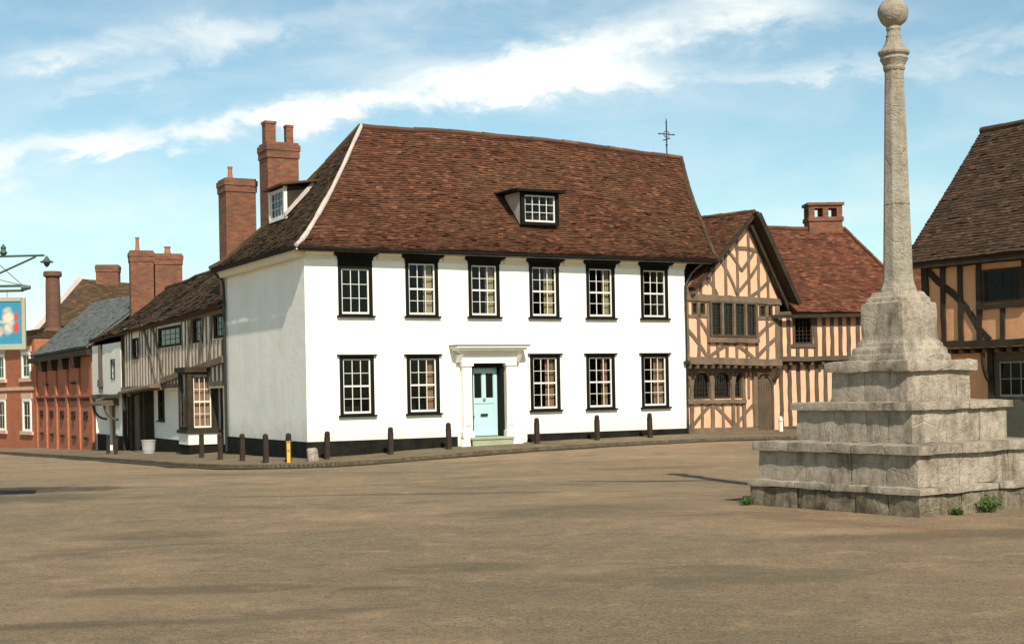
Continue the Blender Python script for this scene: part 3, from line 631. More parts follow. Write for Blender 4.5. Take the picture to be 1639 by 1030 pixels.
mb.face([(4.62, .32, -.4), (4.62, 5, -.4), (4.62, 5, JZ), (4.62, .32, JZ)])
mb.build('plaster_wall', M['pink'], GH)
mb = MB(); mb.box(.1, 4.5, .9, .95, -.3, 4.4); mb.build('added_dark_backing', M['room'], GH)
f = MB(); bm_ = lambda p, q, w, **k: f.beam(p, q, w, **k)
yU = dict(y0=-.035, y1=.03); yL = dict(y0=.285, y1=.35)
bm_((-.02, 4.45), (4.75, 4.42), .2, y0=-.07, y1=.03); bm_((-.02, 2.52), (4.7, 2.44), .22, y0=-.09, y1=.06)
bm_((.06, 2.6), (.06, 4.36), .16, **yU); bm_((4.55, 2.55), (4.58, 4.36), .2, **yU)
for x in (.6, 1.06): bm_((x, 2.62), (x+.02, 4.36), .13, **yU)
for x in (1.5, 1.95, 2.45, 2.95): bm_((x, 2.6), (x, 3.2), .115, **yU)
for x in (3.48, 4.02): bm_((x, 2.58), (x, 4.34), .13, **yU)
bm_((.1, 3.88), (1.0, 3.88), .09, **yU); bm_((3.55, 3.88), (4.5, 3.86), .09, **yU)
bm_((1.0, 3.16), (3.5, 3.14), .15, y0=-.12, y1=.03)
yD = dict(y0=-.028, y1=.02)
for a, b_ in (((.1, 3.45), (1.0, 2.62)), ((.5, 3.88), (1.05, 3.3)), ((1.1, 2.62), (2.2, 3.1)), ((2.2, 3.1), (3.35, 2.56)), ((3.4, 2.56), (4.5, 3.25)), ((3.55, 3.3), (4.5, 3.82))): bm_(a, b_, .115, curve=.03, **yD)
# gable framing
bm_((.05, 4.62), (3.12, 6.95), .2, y0=-.03, y1=.03); bm_((4.78, 4.5), (3.14, 6.95), .2, y0=-.03, y1=.03)
bm_((2.45, 6.05), (3.72, 6.0), .11, curve=.05, **yU)
for x, z in ((.75, 5.0), (1.35, 5.55), (1.95, 5.95), (2.55, 6.4), (3.12, 6.7), (3.62, 6.0), (4.1, 5.35)): bm_((x, 4.52), (x, z), .11, **yU)
for a, b_, cv in (((1.6, 5.75), (2.5, 4.6), .07), ((.85, 5.2), (1.55, 4.55), .05), ((2.45, 4.6), (3.75, 5.75), -.07), ((3.2, 4.55), (4.3, 5.2), -.05), ((2.0, 6.0), (2.75, 5.35), .05), ((2.75, 5.35), (3.5, 6.1), -.03)): bm_(a, b_, .105, curve=cv, **yD)
f.build('timber_frame', tim, GH)
f = MB()
bm_((-.0, .38), (3.9, .32), .13, y0=.26, y1=.36); bm_((0, 1.25), (3.2, 1.22), .12, y0=.22, y1=.36); bm_((0, 2.25), (4.6, 2.22), .16, y0=.29, y1=.36)
for x in (.58, 1.58, 2.6, 3.15): bm_((x, .4), (x, 2.2), .15, y0=.27, y1=.36)
for x in (.1, 1.08, 2.1, 2.85, 3.7): bm_((x, .4), (x, 1.2), .11, **yL)
bm_((3.72, .4), (3.72, 2.2), .2, y0=.25, y1=.36); bm_((3.42, 1.3), (3.42, 2.2), .1, **yL)
for a, b_ in (((.02, .85), (.5, .42)), ((.55, .42), (1.5, 1.15)), ((1.62, 1.15), (2.65, .42)), ((2.7, .42), (3.65, 1.1))): bm_(a, b_, .11, curve=.03, y0=.292, y1=.34)
f.build('lower_timber_frame', tim, GH)
# curved arcade braces between posts
f = MB()
for x in (.58, 1.58, 2.6):
    for s_ in (-1, 1):
        pr = None
        for k in range(7):
            t = k/6; px_ = x+s_*(.06+.26*(1-math.cos(t*math.pi/2))); pz = 1.75+.4*math.sin(t*math.pi/2)
            if pr: f.beam(pr, (px_, pz), .085, y0=.275, y1=.35, wob=0)
            pr = (px_, pz)
f.build('arcade_brace', M['timber'], GH)
# jetty joists and corner bracket
f = MB()
for k in range(13): x = .12+k*.365; f.box(x-.065, x+.065, -.07, .34, 2.27, 2.40)
pr = None
for k in range(8):
    t = k/7; q = (4.62, .36-.42*math.sin(t*math.pi/2), 1.85+.5*(1-math.cos(t*math.pi/2)))
    if pr: f.tube([pr, q], .06, 6)
    pr = q
f.build('jetty_joists', M['midtimber'], GH)
# windows of the gable wing
mt = (M['midtimber'], M['darktimber'], M['glassdark'])
w_ = window(GH, 1.1, 3.42, 3.26, 4.36, 14, 9, yo=-.07, cap=False, frame=.08, mats=mt, rail=False)
mb = MB()
for k in (1, 2, 3): x = 1.1+2.32*k/4; mb.box(x-.045, x+.045, -.11, .02, 3.3, 4.3)
mb.build('mullions', M['timber'], w_)
window(GH, .3, .95, 3.93, 4.3, 6, 3, yo=0, cap=False, frame=.05, mats=mt, rail=False); window(GH, 3.62, 4.32, 3.93, 4.3, 6, 3, yo=0, cap=False, frame=.05, mats=mt, rail=False)
for a, b_ in ((.05, .5), (.67, 1.5), (1.67, 2.52), (2.7, 3.08)): window(GH, a, b_, 1.32, 2.15, max(2, int((b_-a)/.14)), 5, yo=.34, cap=False, frame=.04, mats=mt, rail=False)
# door
d = MB(); arch = [(3.92, .1), (4.56, .1), (4.56, 1.6)]+[(4.24+.32*math.cos(t*math.pi/8), 1.6+.38*math.sin(t*math.pi/8)) for t in range(1, 8)]+[(3.92, 1.6)]
d.prism(arch, .27, .31); dd = d.build('door', M['oakdoor'], GH)
d = MB()
for k in range(1, 5): x = 3.92+.128*k; d.box(x-.012, x+.012, .262, .271, .14, 1.9)
d.build('cover_strips', M['midtimber'], dd)
d = MB(); d.beam((3.87, .1), (3.87, 1.7), .1, y0=.24, y1=.33); d.beam((4.6, .1), (4.6, 1.7), .1, y0=.24, y1=.33)
for t in range(8):
    g0, g1 = t*math.pi/8, (t+1)*math.pi/8; d.beam((4.24+.37*math.cos(g0), 1.62+.42*math.sin(g0)), (4.24+.37*math.cos(g1), 1.62+.42*math.sin(g1)), .1, y0=.24, y1=.33, wob=0)
d.build('door_frame', M['midtimber'], GH)
# gable roof: two slopes, deep bargeboards on the right
RZ = 7.22
t1 = tile_surface((.12, 5.2, 4.72), (.12, -.28, 4.72), (3.12, -.28, RZ), (3.12, 5.2, RZ+.05), .165, .11, wav=.03, seed=21); gr_ = t1.build('gable_roof', M['roofred'], GH)
t1 = tile_surface((5.42, -.45, 4.05), (5.42, 5.2, 4.1), (3.12, 5.2, RZ+.05), (3.12, -.45, RZ), .165, .11, wav=.03, seed=22); t1.build('gable_roof_slope', M['roofdark'], GH)
f = MB(); f.beam((5.42, 4.02), (3.12, 7.12), .19, y0=-.50, y1=-.44, wob=.01); f.beam((5.05, 4.1), (3.1, 6.78), .12, y0=-.2, y1=-.12, wob=0)
f.beam((.12, 4.66), (3.12, 7.12), .10, y0=-.32, y1=-.27, wob=0)
f.build('bargeboard', M['darktimber'], GH)
f = MB(); f.hexa([(3.0, -.44, 6.9), (3.14, -.44, 6.9), (5.42, -.44, 3.95), (5.1, -.44, 3.95), (3.0, 0, 6.9), (3.14, 0, 6.9), (5.42, 0, 3.95), (5.1, 0, 3.95)]); 
f = MB(); ridge_tiles(f, [(3.12, -.3, RZ), (3.12, 5, RZ+.05)], .08); f.build('ridge_tiles', M['roofred'], gr_)

# long wing in the same building, its own holder frame
wa = math.atan2(.05, 1)-gang; Wp = Vector((8.75, 45.0))-B
wl_ = Vector((Wp.x*math.cos(-gang)-Wp.y*math.sin(-gang), Wp.x*math.sin(-gang)+Wp.y*math.cos(-gang)))
LW = bpy.data.objects.new('long_wing', None); COL.objects.link(LW); LW.parent = GH; LW.location = (wl_.x, wl_.y, 0); LW.rotation_euler = (0, 0, wa)
mb = MB(); wall(mb, -.6, 4.85, 2.5, 4.1, [(.45, 1.12, 3.02, 3.92)], 0, .2); wall(mb, -.6, 4.85, -.4, 2.5, [], .25, .2)
mb.face([(4.85, 0, -.4), (4.85, 5.6, -.4), (4.85, 5.6, 4.1), (4.85, 0, 4.1)]); mb.face([(-.6, 0, 2.5), (4.85, 0, 2.5), (4.85, .3, 2.5), (-.6, .3, 2.5)]); mb.box(-.6, 4.85, 5.5, 5.6, -.4, 4.1)
mb.build('plaster_wall', M['pink'], LW)
mb = MB(); mb.box(-.5, 4.7, .8, .85, -.3, 4.0); mb.build('added_dark_backing', M['room'], LW)
f = MB()
for x in (.05, .32, .6, .88, 1.2, 1.48, 1.75, 2.02, 2.3, 2.6, 2.9, 3.2, 3.5, 3.8, 4.1, 4.4): f.beam((x, 2.55), (x, 3.0 if .45 < x < 1.1 else 4.05), .12, **yU)
f.beam((-.3, 2.55), (4.9, 2.58), .15, y0=-.07, y1=.03); f.beam((-.3, 4.02), (4.9, 4.02), .14, y0=-.05, y1=.03); f.beam((.4, 2.98), (1.2, 2.98), .1, y0=-.06, y1=.03); f.box(4.7, 4.88, -.06, .1, 2.5, 4.0)
f.build('timber_frame', M['midtimber'], LW); f = MB(); f.beam((0, 2.42), (4.8, 2.42), .12, y0=.20, y1=.26); f.beam((0, .3), (4.8, .3), .12, y0=.20, y1=.26)
for x in (.1, .38, .68, .98, 1.28, 1.58, 1.88, 2.2, 2.6, 3.0, 3.4): f.beam((x, .3), (x, 2.45), .12, y0=.215, y1=.26)
f.build('ground_floor_studs', M['midtimber'], LW)
f = MB()
for k in range(14): x = .0+k*.36; f.box(x-.05, x+.05, -.02, .26, 2.36, 2.47)
f.build('jetty_joists', M['midtimber'], LW)
w_ = window(LW, .45, 1.12, 3.02, 3.92, 4, 6, yo=-.02, cap=False, frame=.06, mats=mt, rail=False)
t1 = tile_surface((.52, -.32, 4.02), (4.98, -.32, 4.0), (3.05, 2.8, 7.08), (-1.2, 2.8, 7.14), .165, .105, kick=.05, wav=.07, sag=.1, seed=31); wr = t1.build('roof', M['roofhall'], LW)
e1 = [t1.pt(1, k/12, .02) for k in range(13)]; e2 = [t1.pt(k/12, 1, .0) for k in range(13)]
t1 = tile_surface((4.98, -.32, 4.0), (4.98, 5.9, 4.0), (3.05, 2.8, 7.08), (3.05, 2.8, 7.08), .2, .13, kick=.05, seed=32); t1.build('hip_slope', M['roofhall'], LW)
t1 = tile_surface((4.98, 5.9, 4.0), (-1.2, 5.9, 4.0), (-1.2, 2.8, 7.14), (3.05, 2.8, 7.08), .3, .2, seed=33); t1.build('rear_roof_slope', M['roofhall'], LW)
f = MB(); ridge_tiles(f, e2, .09); ridge_tiles(f, e1, .07, .25); f.build('ridge_tiles', M['roofhall'], wr)
f = MB(); f.box(-.6, 4.9, -.32, -.2, 3.88, 3.99); f.build('eaves_board', M['darktimber'], LW)
# chimney with openings in its top
cz = 7.95; f = MB(); x0, x1, y0, y1 = 1.78, 2.95, 2.65, 3.35
f.box(x0, x1, y0, y1, 6.4, 7.45); f.box(x0-.04, x1+.04, y0-.04, y1+.04, 7.35, 7.5)
for xx in (x0, (x0+x1)/2-.1, x1-.2):
    for yy in (y0, y1-.2): f.box(xx, xx+.2, yy, yy+.2, 7.5, 7.82)
f.box(x0, x1, y0, y1, 7.82, 7.9); f.box(x0-.06, x1+.06, y0-.06, y1+.06, 7.9, 8.0)
f.build('chimney', M['brickchim'], LW, bevel=.01)

# ------------------------------------------------------------------ guildhall at the right edge
gd2 = Vector((1.67, -2.4)).normalized(); GU = thing('guildhall', 'ochre plastered timber-framed hall with steep brown tile roof behind the market cross at the right', 'hall', (10.8, 36, 0), math.atan2(gd2.y, gd2.x))
mb = MB(); wall(mb, 0, 7, 2.56, 4.8, [(1.80, 2.95, 3.66, 4.5), (4.2, 5.6, 3.66, 4.5)], 0, .2); wall(mb, .2, 7, -.4, 2.56, [(1.86, 3.3, 1.25, 2.28)], .4, .2)
mb.prism([(0, 0), (0, 0)], 0, .01) if False else None
mb.face([(0, 6, 2.56), (0, 0, 2.56), (0, 0, 4.8), (0, 6, 4.8)]); mb.face([(0, 0, 4.8), (0, 3.1, 8.5), (0, 6, 4.8)]); mb.face([(.2, 6, -.4), (.2, .4, -.4), (.2, .4, 2.56), (.2, 6, 2.56)])
mb.face([(7, 0, -.4), (7, 6, -.4), (7, 6, 4.8), (7, 0, 4.8)]); mb.face([(7, 0, 4.8), (7, 6, 4.8), (7, 3.1, 8.5)]); mb.box(0, 7, 5.9, 6, -.4, 4.8)
mb.face([(0, 0, 2.56), (7, 0, 2.56), (7, .6, 2.56), (0, .6, 2.56)])
mb.build('plaster_wall', M['ochre'], GU)
mb = MB(); mb.box(.3, 6.9, 1.3, 1.35, -.3, 4.7); mb.build('added_dark_backing', M['room'], GU)
f = MB(); kd = dict(y0=-.05, y1=.03)
f.beam((.07, 2.3), (.07, 4.75), .18, y0=-.08, y1=.1); f.beam((-.05, 2.68), (7, 2.66), .16, y0=-.08, y1=.05); f.beam((0, 4.72), (7, 4.74), .14, **kd)
for x in (.62, 1.15, 1.7): f.beam((x, 2.72), (x, 4.68), .14, **kd)
for x in (2.38, 3.2, 3.7): f.beam((x, 2.72), (x, 3.6), .12, **kd)
f.beam((3.02, 3.6), (3.02, 4.7), .14, **kd)
for x in (3.6, 4.1, 5.7, 6.2, 6.7): f.beam((x, 2.72), (x, 4.68), .12, **kd)
f.beam((1.65, 3.58), (3.1, 3.58), .12, y0=-.09, y1=.03)
pts_ = [(.15, 4.62), (.5, 4.28), (.95, 3.95), (1.35, 3.55), (1.68, 3.05), (2.0, 2.74)]
for a, b_ in zip(pts_[:-1], pts_[1:]): f.beam(a, b_, .16, y0=-.038, y1=.02, wob=0)
f.beam((.3, .2), (.3, 2.5), .2, y0=.3, y1=.45); f.beam((1.75, .2), (1.75, 2.5), .16, y0=.3, y1=.45)
for k in range(20): x = .1+k*.35; f.box(x-.06, x+.06, -.05, .4, 2.44, 2.56)
f.build('timber_frame', M['darktimber'], GU)
f = MB()
pr = None
for k in range(8):
    t = k/7; q = (1.75, .38-.36*math.sin(t*math.pi/2), 1.7+.72*(1-math.cos(t*math.pi/2)))
    if pr: f.tube([pr, q], .06, 6)
    pr = q
f.build('bracket', M['darktimber'], GU)
window(GU, 1.80, 2.95, 3.66, 4.5, 4, 3, yo=-.02, cap=False, frame=.08, mats=(M['darktimber'], M['darktimber'], M['glassdark']), rail=False)
window(GU, 4.2, 5.6, 3.66, 4.5, 5, 3, yo=-.02, cap=False, frame=.08, mats=(M['darktimber'], M['darktimber'], M['glassdark']), rail=False)
mb = MB(); wall(mb, 1.84, 6.9, .2, 2.42, [(1.9, 3.25, 1.3, 2.25)], .36, .035); mb.build('painted_panel', M['green_plaster'], GU)
window(GU, 1.9, 3.25, 1.3, 2.25, 4, 2, yo=.37, cap=False, frame=.06, mats=(M['midtimber'], M['greyframe'], M['glassdark']), rail=False)
t1 = tile_surface((-.42, -.36, 4.80), (7.2, -.36, 4.84), (7.2, 3.1, 8.63), (-.42, 3.1, 8.63), .17, .11, kick=.04, wav=.03, sag=.03, seed=41); gr = t1.build('roof', M['roofguild'], GU)
e2 = [t1.pt(k/12, 1, .0) for k in range(13)]
t1 = tile_surface((7.2, 6.5, 4.8), (-.42, 6.5, 4.8), (-.42, 3.1, 8.63), (7.2, 3.1, 8.63), .3, .2, seed=42); t1.build('rear_roof_slope', M['roofguild'], GU)
f = MB(); ridge_tiles(f, e2, .1); f.build('ridge_tiles', M['roofguild'], gr)
f = MB(); f.box(-.4, 7.1, -.36, -.3, 4.66, 4.78); f.box(-.4, 7.1, -.3, 0, 4.74, 4.77); f.build('eaves_board', M['darktimber'], GU)

# ------------------------------------------------------------------ house roof glimpsed between cross and guildhall
nb = thing('tiled_cottage', 'red tiled cottage roof glimpsed behind the cross shaft beside the brown timbered hall', 'house', (17.5, 60, 0), 0)
mb = MB(); mb.box(-2.0, 5, -2, 2, -.3, 4.4); mb.prism([(-2.0, 0), (0, 0)], 0, 0) if False else None
mb.face([(-2.0, 2, 4.4), (-2.0, -2, 4.4), (-2.0, 0, 6.6)]); mb.face([(5, -2, 4.4), (5, 2, 4.4), (5, 0, 6.6)]); mb.build('wall', M['brickred'], nb)
t1 = tile_surface((-2.2, -2.2, 4.3), (5.2, -2.2, 4.3), (5.2, 0, 6.75), (-2.2, 0, 6.75), .2, .13, seed=51); t1.build('roof', M['roofhall'], nb)
t1 = tile_surface((5.2, 2.2, 4.3), (-2.2, 2.2, 4.3), (-2.2, 0, 6.75), (5.2, 0, 6.75), .3, .2, seed=52); t1.build('rear_roof_slope', M['roofhall'], nb)

# ------------------------------------------------------------------ street buildings (local x runs from far to near, local y inward)
sang = math.atan2(-n2.y, -n2.x)
def street_thing(name, label, t, z): p = side(t, 0, z); return thing(name, label, 'house', p, sang)
# jettied timber house, t 7.1 .. 20.9 ; local origin at t=20.9
T0 = 20.9
TH = street_thing('jettied_house', 'jettied timber house with close studs and bay window, left of the white house', T0, -.45)
zb = lambda x: 0  # local z of ground at base = world -.45
def lz(w): return w+.45
Lt = T0-7.12
def ez(x): return lz(4.02+.36*x/Lt)      # eave height
def jz(x): return lz(2.05+.72*x/Lt)      # jetty level falls away down the street
mb = MB()
uw = [(1.6, 2.5, 3.15, 3.95), (5.6, 8.6, 3.45, 4.15), (10.2, 11.3, 3.45, 4.25), (12.6, 13.7, 3.5, 4.25)]
uw = [(a, b_, c_+.45, d+.45) for a, b_, c_, d in uw]
wall(mb, 0, Lt, 2.4+.0, 4.85, uw, 0, .2)
mb.build('upper_wall', M['jetty_plaster'], TH)
mb = MB()
lw = [(4.2, 5.0, 1.28, 2.5)]
wall(mb, 0, Lt, -.4, 3.1, lw, .3, .2)
mb.face([(0, .3, 2.4), (Lt, .3, 2.4), (Lt, 0, 2.4), (0, 0, 2.4)]); mb.face([(0, 6.4, -.4), (0, .3, -.4), (0, .3, 4.5), (0, 6.4, 4.5)]); mb.box(0, Lt, 6.3, 6.4, -.4, 4.5)
mb.build('lower_wall', M['street_white'], TH)
mb = MB(); mb.box(.1, Lt-.1, 1.0, 1.05, -.3, 4.7); mb.build('added_dark_backing', M['room'], TH)
mb = MB(); mb.box(0, 2.0, .25, .299, -.4, .55); mb.build('plinth', M['plinth'], TH); mb = MB(); mb.box(3.4, Lt, .25, .299, -.4, .62); mb.build('plinth', M['plinth'], TH)
f = MB(); x = .12
while x < Lt:
    blk = [q for q in uw if q[0]-.03 < x < q[1]+.03]
    z0 = 2.47
    if blk: f.beam((x, z0), (x, blk[0][2]-.04), .10, y0=-.04, y1=.03, wob=.02)
    else: f.beam((x+rnd.uniform(-.04, .04), z0), (x+rnd.uniform(-.05, .05), 4.8), .105, y0=-.025, y1=.03, wob=.03)
    x += .43
f.beam((0, 2.5), (Lt, 2.55), .14, y0=-.04, y1=.03); f.beam((0, 4.72), (Lt, 4.78), .14, y0=-.04, y1=.03)
for a, b_ in (((3.4, 4.7), (5.2, 2.55)), ((4.7, 4.75), (6.4, 2.6)), ((9.3, 2.6), (10.0, 4.7)), ((11.4, 4.7), (10.6, 2.65)), ((12.4, 4.75), (11.8, 2.65))): f.beam(a, b_, .17, y0=-.055, y1=.02, curve=.05)
f.build('close_studding', M['timber'], TH)
f = MB(); f.beam((0, 2.42), (Lt, 2.95-.45+.45+.25), .22, y0=-.12, y1=.06) if False else f.beam((0, 2.45), (Lt*.45, 2.5), .2, y0=-.14, y1=.05)
f.beam((Lt*.45, 2.72), (Lt, 3.28), .2, y0=-.14, y1=.05); f.build('jetty_beam', M['timber'], TH)
f = MB(); f.box(Lt*.45, Lt, -.04, .3, 2.42, 2.68)
f = MB()
f.hexa([(1.0, -.5, 2.28), (6.1, -.5, 2.48), (6.1, 0, 2.48), (1.0, 0, 2.28), (1.0, -.5, 2.36), (6.1, -.5, 2.56), (6.1, -.02, 2.7), (1.0, -.02, 2.5)]); f.build('porch_board', M['timber'], TH)
for i_, q in enumerate(uw): window(TH, *q, 4 if q[1]-q[0] > 1.5 else 3, 3, yo=-.02, cap=False, frame=.07, mats=(M['darktimber'], M['darktimber'], M['glassdark']), rail=False)
window(TH, *lw[0], 3, 4, yo=.28, cap=True, frame=.08, mats=(M['darktimber'], M['darktimber'], M['glassdark']))
f = MB(); f.box(.7, 1.9, .2, .29, .0, 2.2); f.build('door', M['oakdoor'], TH)
f = MB(); f.beam((2.0, 0), (2.0, 2.35), .16, y0=.1, y1=.3); f.beam((.6, 0), (.6, 2.35), .16, y0=.1, y1=.3); f.beam((.52, 2.3), (2.08, 2.3), .14, y0=.1, y1=.3); f.build('door_frame', M['darktimber'], TH); f = MB(); f.beam((3.3, 0), (3.3, 2.4), .22, y0=-.06, y1=.3)
pr = None
for k in range(8):
    t = k/7; q = (3.3-.75*(1-math.cos(t*math.pi/2)), .05, 1.1+1.2*math.sin(t*math.pi/2))
    if pr: f.tube([pr, q], .09, 6)
    pr = q
f.build('corner_post', M['darktimber'], TH); f = MB(); f.beam((0.05, -.2), (.05, 4.6), .16, y0=-.1, y1=.05); f.build('post', M['darktimber'], TH); f = MB()
f.beam((Lt-.08, .6), (Lt-.08, 3.1), .14, y0=.2, y1=.32); f.build('post', M['darktimber'], TH); f = MB(); f.beam((Lt-1.5, .6), (Lt-1.5, 3.1), .12, y0=.24, y1=.32)
f.build('post', M['darktimber'], TH)
f = MB(); f.box(2.2, 3.2, -.2, .3, -.1, .12); f.build('doorstep', M['stonebase'], TH)
# bay window: near cheek faces the square
bx0, bx1 = T0-10.1, T0-8.95; yo_ = -.72
f = MB(); f.box(bx0-.06, bx1+.06, yo_-.06, .29, .98, 1.08); f.box(bx0-.08, bx1+.08, yo_-.1, .29, 2.92, 3.08); 
for xx, yy in ((bx0, yo_), (bx1-.13, yo_), (bx1-.13, .12), (bx0, .12)): f.box(xx, xx+.13, yy, yy+.13, 1.08, 2.92)
f.box(bx0+.13, bx1-.13, yo_+.002, yo_+.1, 1.08, 1.16); f.box(bx1-.098, bx1-.002, yo_+.13, .12, 1.08, 1.15); f.box(bx1-.098, bx1-.002, yo_+.13, .12, 2.80, 2.92)
bay = f.build('bay_window', M['darktimber'], TH)
f = MB(); f.box(bx0, bx1, yo_, .299, .62, .98); f.build('bay_apron', M['street_white'], bay)
f = MB(); f.box(bx0+.04, bx1-.04, yo_+.04, .25, .30, .62); f.build('bay_foot', M['plinth'], bay)
hold = bpy.data.objects.new('near_cheek', None); COL.objects.link(hold); hold.parent = TH; hold.location = (bx1-.07, yo_+.13, 0); hold.rotation_euler = (0, 0, R(90))
hold.name = 'bay_side'
window(hold, .0, .71, 1.12, 2.86, 3, 4, yo=0, cap=False, frame=.07, curtain=(M['curtainpink'], 0., 1.), mats=(M['darktimber'], M['sash'], M['glass']))
ww = window(TH, bx0+.13, bx1-.13, 1.16, 2.92, 3, 4, yo=yo_+.01, cap=False, frame=.04, curtain=(M['curtainpink'], 0., 1.), mats=(M['darktimber'], M['midtimber'], M['glass']))
ww.name = 'bay_front_window'
t1 = tile_surface((-5.6, -.2, 4.53), (Lt+.0, -.2, 4.88), (Lt, 3.2, 7.42), (-5.6, 3.2, 6.90), .18, .12, kick=.08, wav=.08, sag=.14, seed=61); rf_ = t1.build('roof', M['roofdark'], TH)
e2 = [t1.pt(k/16, 1, .0) for k in range(17)]
t1 = tile_surface((Lt, 6.8, 4.6), (-5.6, 6.8, 4.4), (-5.6, 3.2, 6.90), (Lt, 3.2, 7.42), .3, .2, seed=62); t1.build('rear_roof_slope', M['roofdark'], TH)
f = MB(); ridge_tiles(f, e2, .1); f.build('ridge_tiles', M['roofdark'], rf_)

# white rendered cottage under the far end of that roof: t 20.9 .. 26.4
WC = street_thing('white_cottage', 'narrow white rendered cottage with black plinth and dark doorway between timber house and red brick', 26.4, -.6)
mb = MB(); wall(mb, 0, 5.45, 2.35, 4.5, [(3.7, 4.4, 3.05, 3.85)], -.12, .2); wall(mb, 0, 5.45, -.4, 2.35, [(2.2, 3.3, .1, 2.1)], .1, .2); mb.face([(0, -.12, 2.35), (0, .3, 2.35), (5.45, .3, 2.35), (5.45, -.12, 2.35)])
mb.face([(0, 6, -.4), (0, -.0, -.4), (0, 0, 4.5), (0, 6, 4.5)]); mb.face([(5.45, -.12, 2.35), (5.45, .5, 2.35), (5.45, .5, 4.5), (5.45, -.12, 4.5)]); mb.build('wall', M['street_white'], WC)
mb = MB(); mb.box(.1, 5.4, .6, .65, -.3, 4.4); mb.build('added_dark_backing', M['room'], WC)
mb = MB(); mb.box(0, 2.1, .05, .099, -.4, .75); mb.build('plinth', M['plinth'], WC); mb = MB(); mb.box(3.4, 5.45, .05, .099, -.4, .75); mb.build('plinth', M['plinth'], WC)
f = MB(); f.box(2.25, 3.25, .2, .25, .05, 2.08); f.build('door', M['oakdoor'], WC)
f = MB(); f.beam((0, 2.36), (5.45, 2.36), .14, y0=-.17, y1=0); f.hexa([(1.5, -.6, 1.98), (4.0, -.6, 1.98), (4.0, .1, 1.98), (1.5, .1, 1.98), (1.5, -.6, 2.05), (4.0, -.6, 2.05), (4.0, .05, 2.26), (1.5, .05, 2.26)])
for xx in (1.7, 3.8):
    pr = None
    for k in range(6):
        t = k/5; q = (xx, .1-.55*math.sin(t*math.pi/2), 1.4+.6*(1-math.cos(t*math.pi/2)))
        if pr: f.tube([pr, q], .05, 6)
        pr = q
f.build('door_hood', M['midtimber'], WC)
f = MB(); f.tube([(2.0, -.2, 4.5), (2.0, -.2, 2.5)], .08, 8); f.box(1.85, 2.15, -.3, -.13, 2.75, 3.05); f.build('rainwater_pipe', M['midtimber'], WC)
window(WC, 3.7, 4.4, 3.05, 3.85, 2, 3, yo=-.12, cap=False, frame=.05)

# slate-roofed red brick building: t 26.4 .. 41.5
SB = street_thing('slate_roofed_house', 'red brick building with grey slate roof and dark eaves brackets, left of the white cottage', 41.5, -1.0)
Ls = 15.05
mb = MB(); mb.box(0, Ls, 0, 6.5, -.5, 5.0); mb.face([(0, 6.5, 5), (0, 0, 5), (0, 3.5, 7.7)]) ; mb.build('wall', M['brickred'], SB)
f = MB()
for k in range(6): x = .5+k*2.8; f.box(x-.22, x+.22, -.09, -.002, -.4, 4.9)
f.box(0, Ls, -.1, -.002, 2.75, 2.85); f.build('brick_pier', M['brickred'], SB)
for x in (1.9, 4.7, 7.5, 10.3, 13.1):
    f = MB(); f.box(x-.85, x+.85, -.05, -.002, 2.58, 2.68); f.build('door_lintel', M['darktimber'], SB)
    f = MB(); f.box(x-.45, x+.35, -.06, -.002, 1.9, 2.1); f.box(x-.2, x+.2, -.1, -.06, 1.7, 1.95); f.build('iron_bracket', M['darktimber'], SB)
    f = MB(); f.box(x-.4, x+.4, -.07, -.002, .85, .97); f.build('iron_tie', M['darktimber'], SB)
for x in (3.3, 10.3): f = MB(); f.box(x-.5, x+.5, -.07, -.002, 3.35, 3.45); f.build('iron_tie', M['darktimber'], SB)
f = MB()
for x in (3.4, 6.2, 9.0, 11.8): f.prism([(x-.25, 4.7), (x-.05, 4.05), (x+.12, 4.05), (x+.3, 4.7)], -.4, -.002)
f.box(0, Ls, -.35, -.002, 4.55, 4.8); f.build('eaves_bracket', M['darktimber'], SB)
t1 = tile_surface((.5, -.35, 4.95), (Ls-.2, -.35, 4.95), (Ls-3.3, 3.5, 7.6), (Ls-16.9+.0, 3.5, 7.96), .3, .2, wav=.02, seed=71, lift=.01); t1.build('slate_roof', M['slate'], SB)
t1 = tile_surface((Ls-.1, 3.5, 4.9), (Ls-.1, 3.5, 4.9), (Ls-.1, 3.5, 7.6), (Ls-.1, 3.5, 7.6), .3, .3)
t1 = tile_surface((Ls, 7.0, 4.92), (-.1, 7.0, 4.92), (-1.8, 3.5, 7.9), (Ls-3, 3.5, 7.6), .3, .3, seed=72); t1.build('rear_roof_slope', M['slate'], SB)

# far red brick house with sash windows: t 41.5 .. 62
FBA = sang+R(10); pn = side(41.6, 0, -1.15); FB = thing('brick_house', 'red brick house with white sash windows at the far left of the street', 'house', (pn[0]-20.4*math.cos(FBA), pn[1]-20.4*math.sin(FBA), -1.15), FBA)
Lf = 20.4; fw = []
for x in (7.3, 11.2, 16.3): pass
ws = [(14.4, 15.7), (18.45, 19.8)]
ws.append((10.4, 11.7)); holes = [(a, b_, 3.95, 5.35) for a, b_ in ws]+[(a, b_, 1.12, 2.85) for a, b_ in ws]
mb = MB(); wall(mb, 0, Lf, -.4, 6.0, holes, 0, .3); mb.box(0, Lf, 7, 7.3, -.4, 6.0); mb.face([(Lf, 0, -.4), (Lf, 7, -.4), (Lf, 7, 6.0), (Lf, 0, 6.0)]); mb.face([(0, 7, -.4), (0, 0, -.4), (0, 0, 6.0), (0, 7, 6.0)]); mb.build('wall', M['brickred'], FB)
mb = MB(); mb.box(.4, Lf-.4, .8, .85, -.3, 5.9); mb.build('added_dark_backing', M['room'], FB)
for i_, h in enumerate(holes):
    up_ = h[2] > 3.5
    window(FB, *h, 2, 2, yo=-.03, cap=False, frame=.16, mats=(M['doorcase'], M['sash'], M['glass']), curtain=(M['curtain'], 0, 1) if up_ else None)
f = MB()
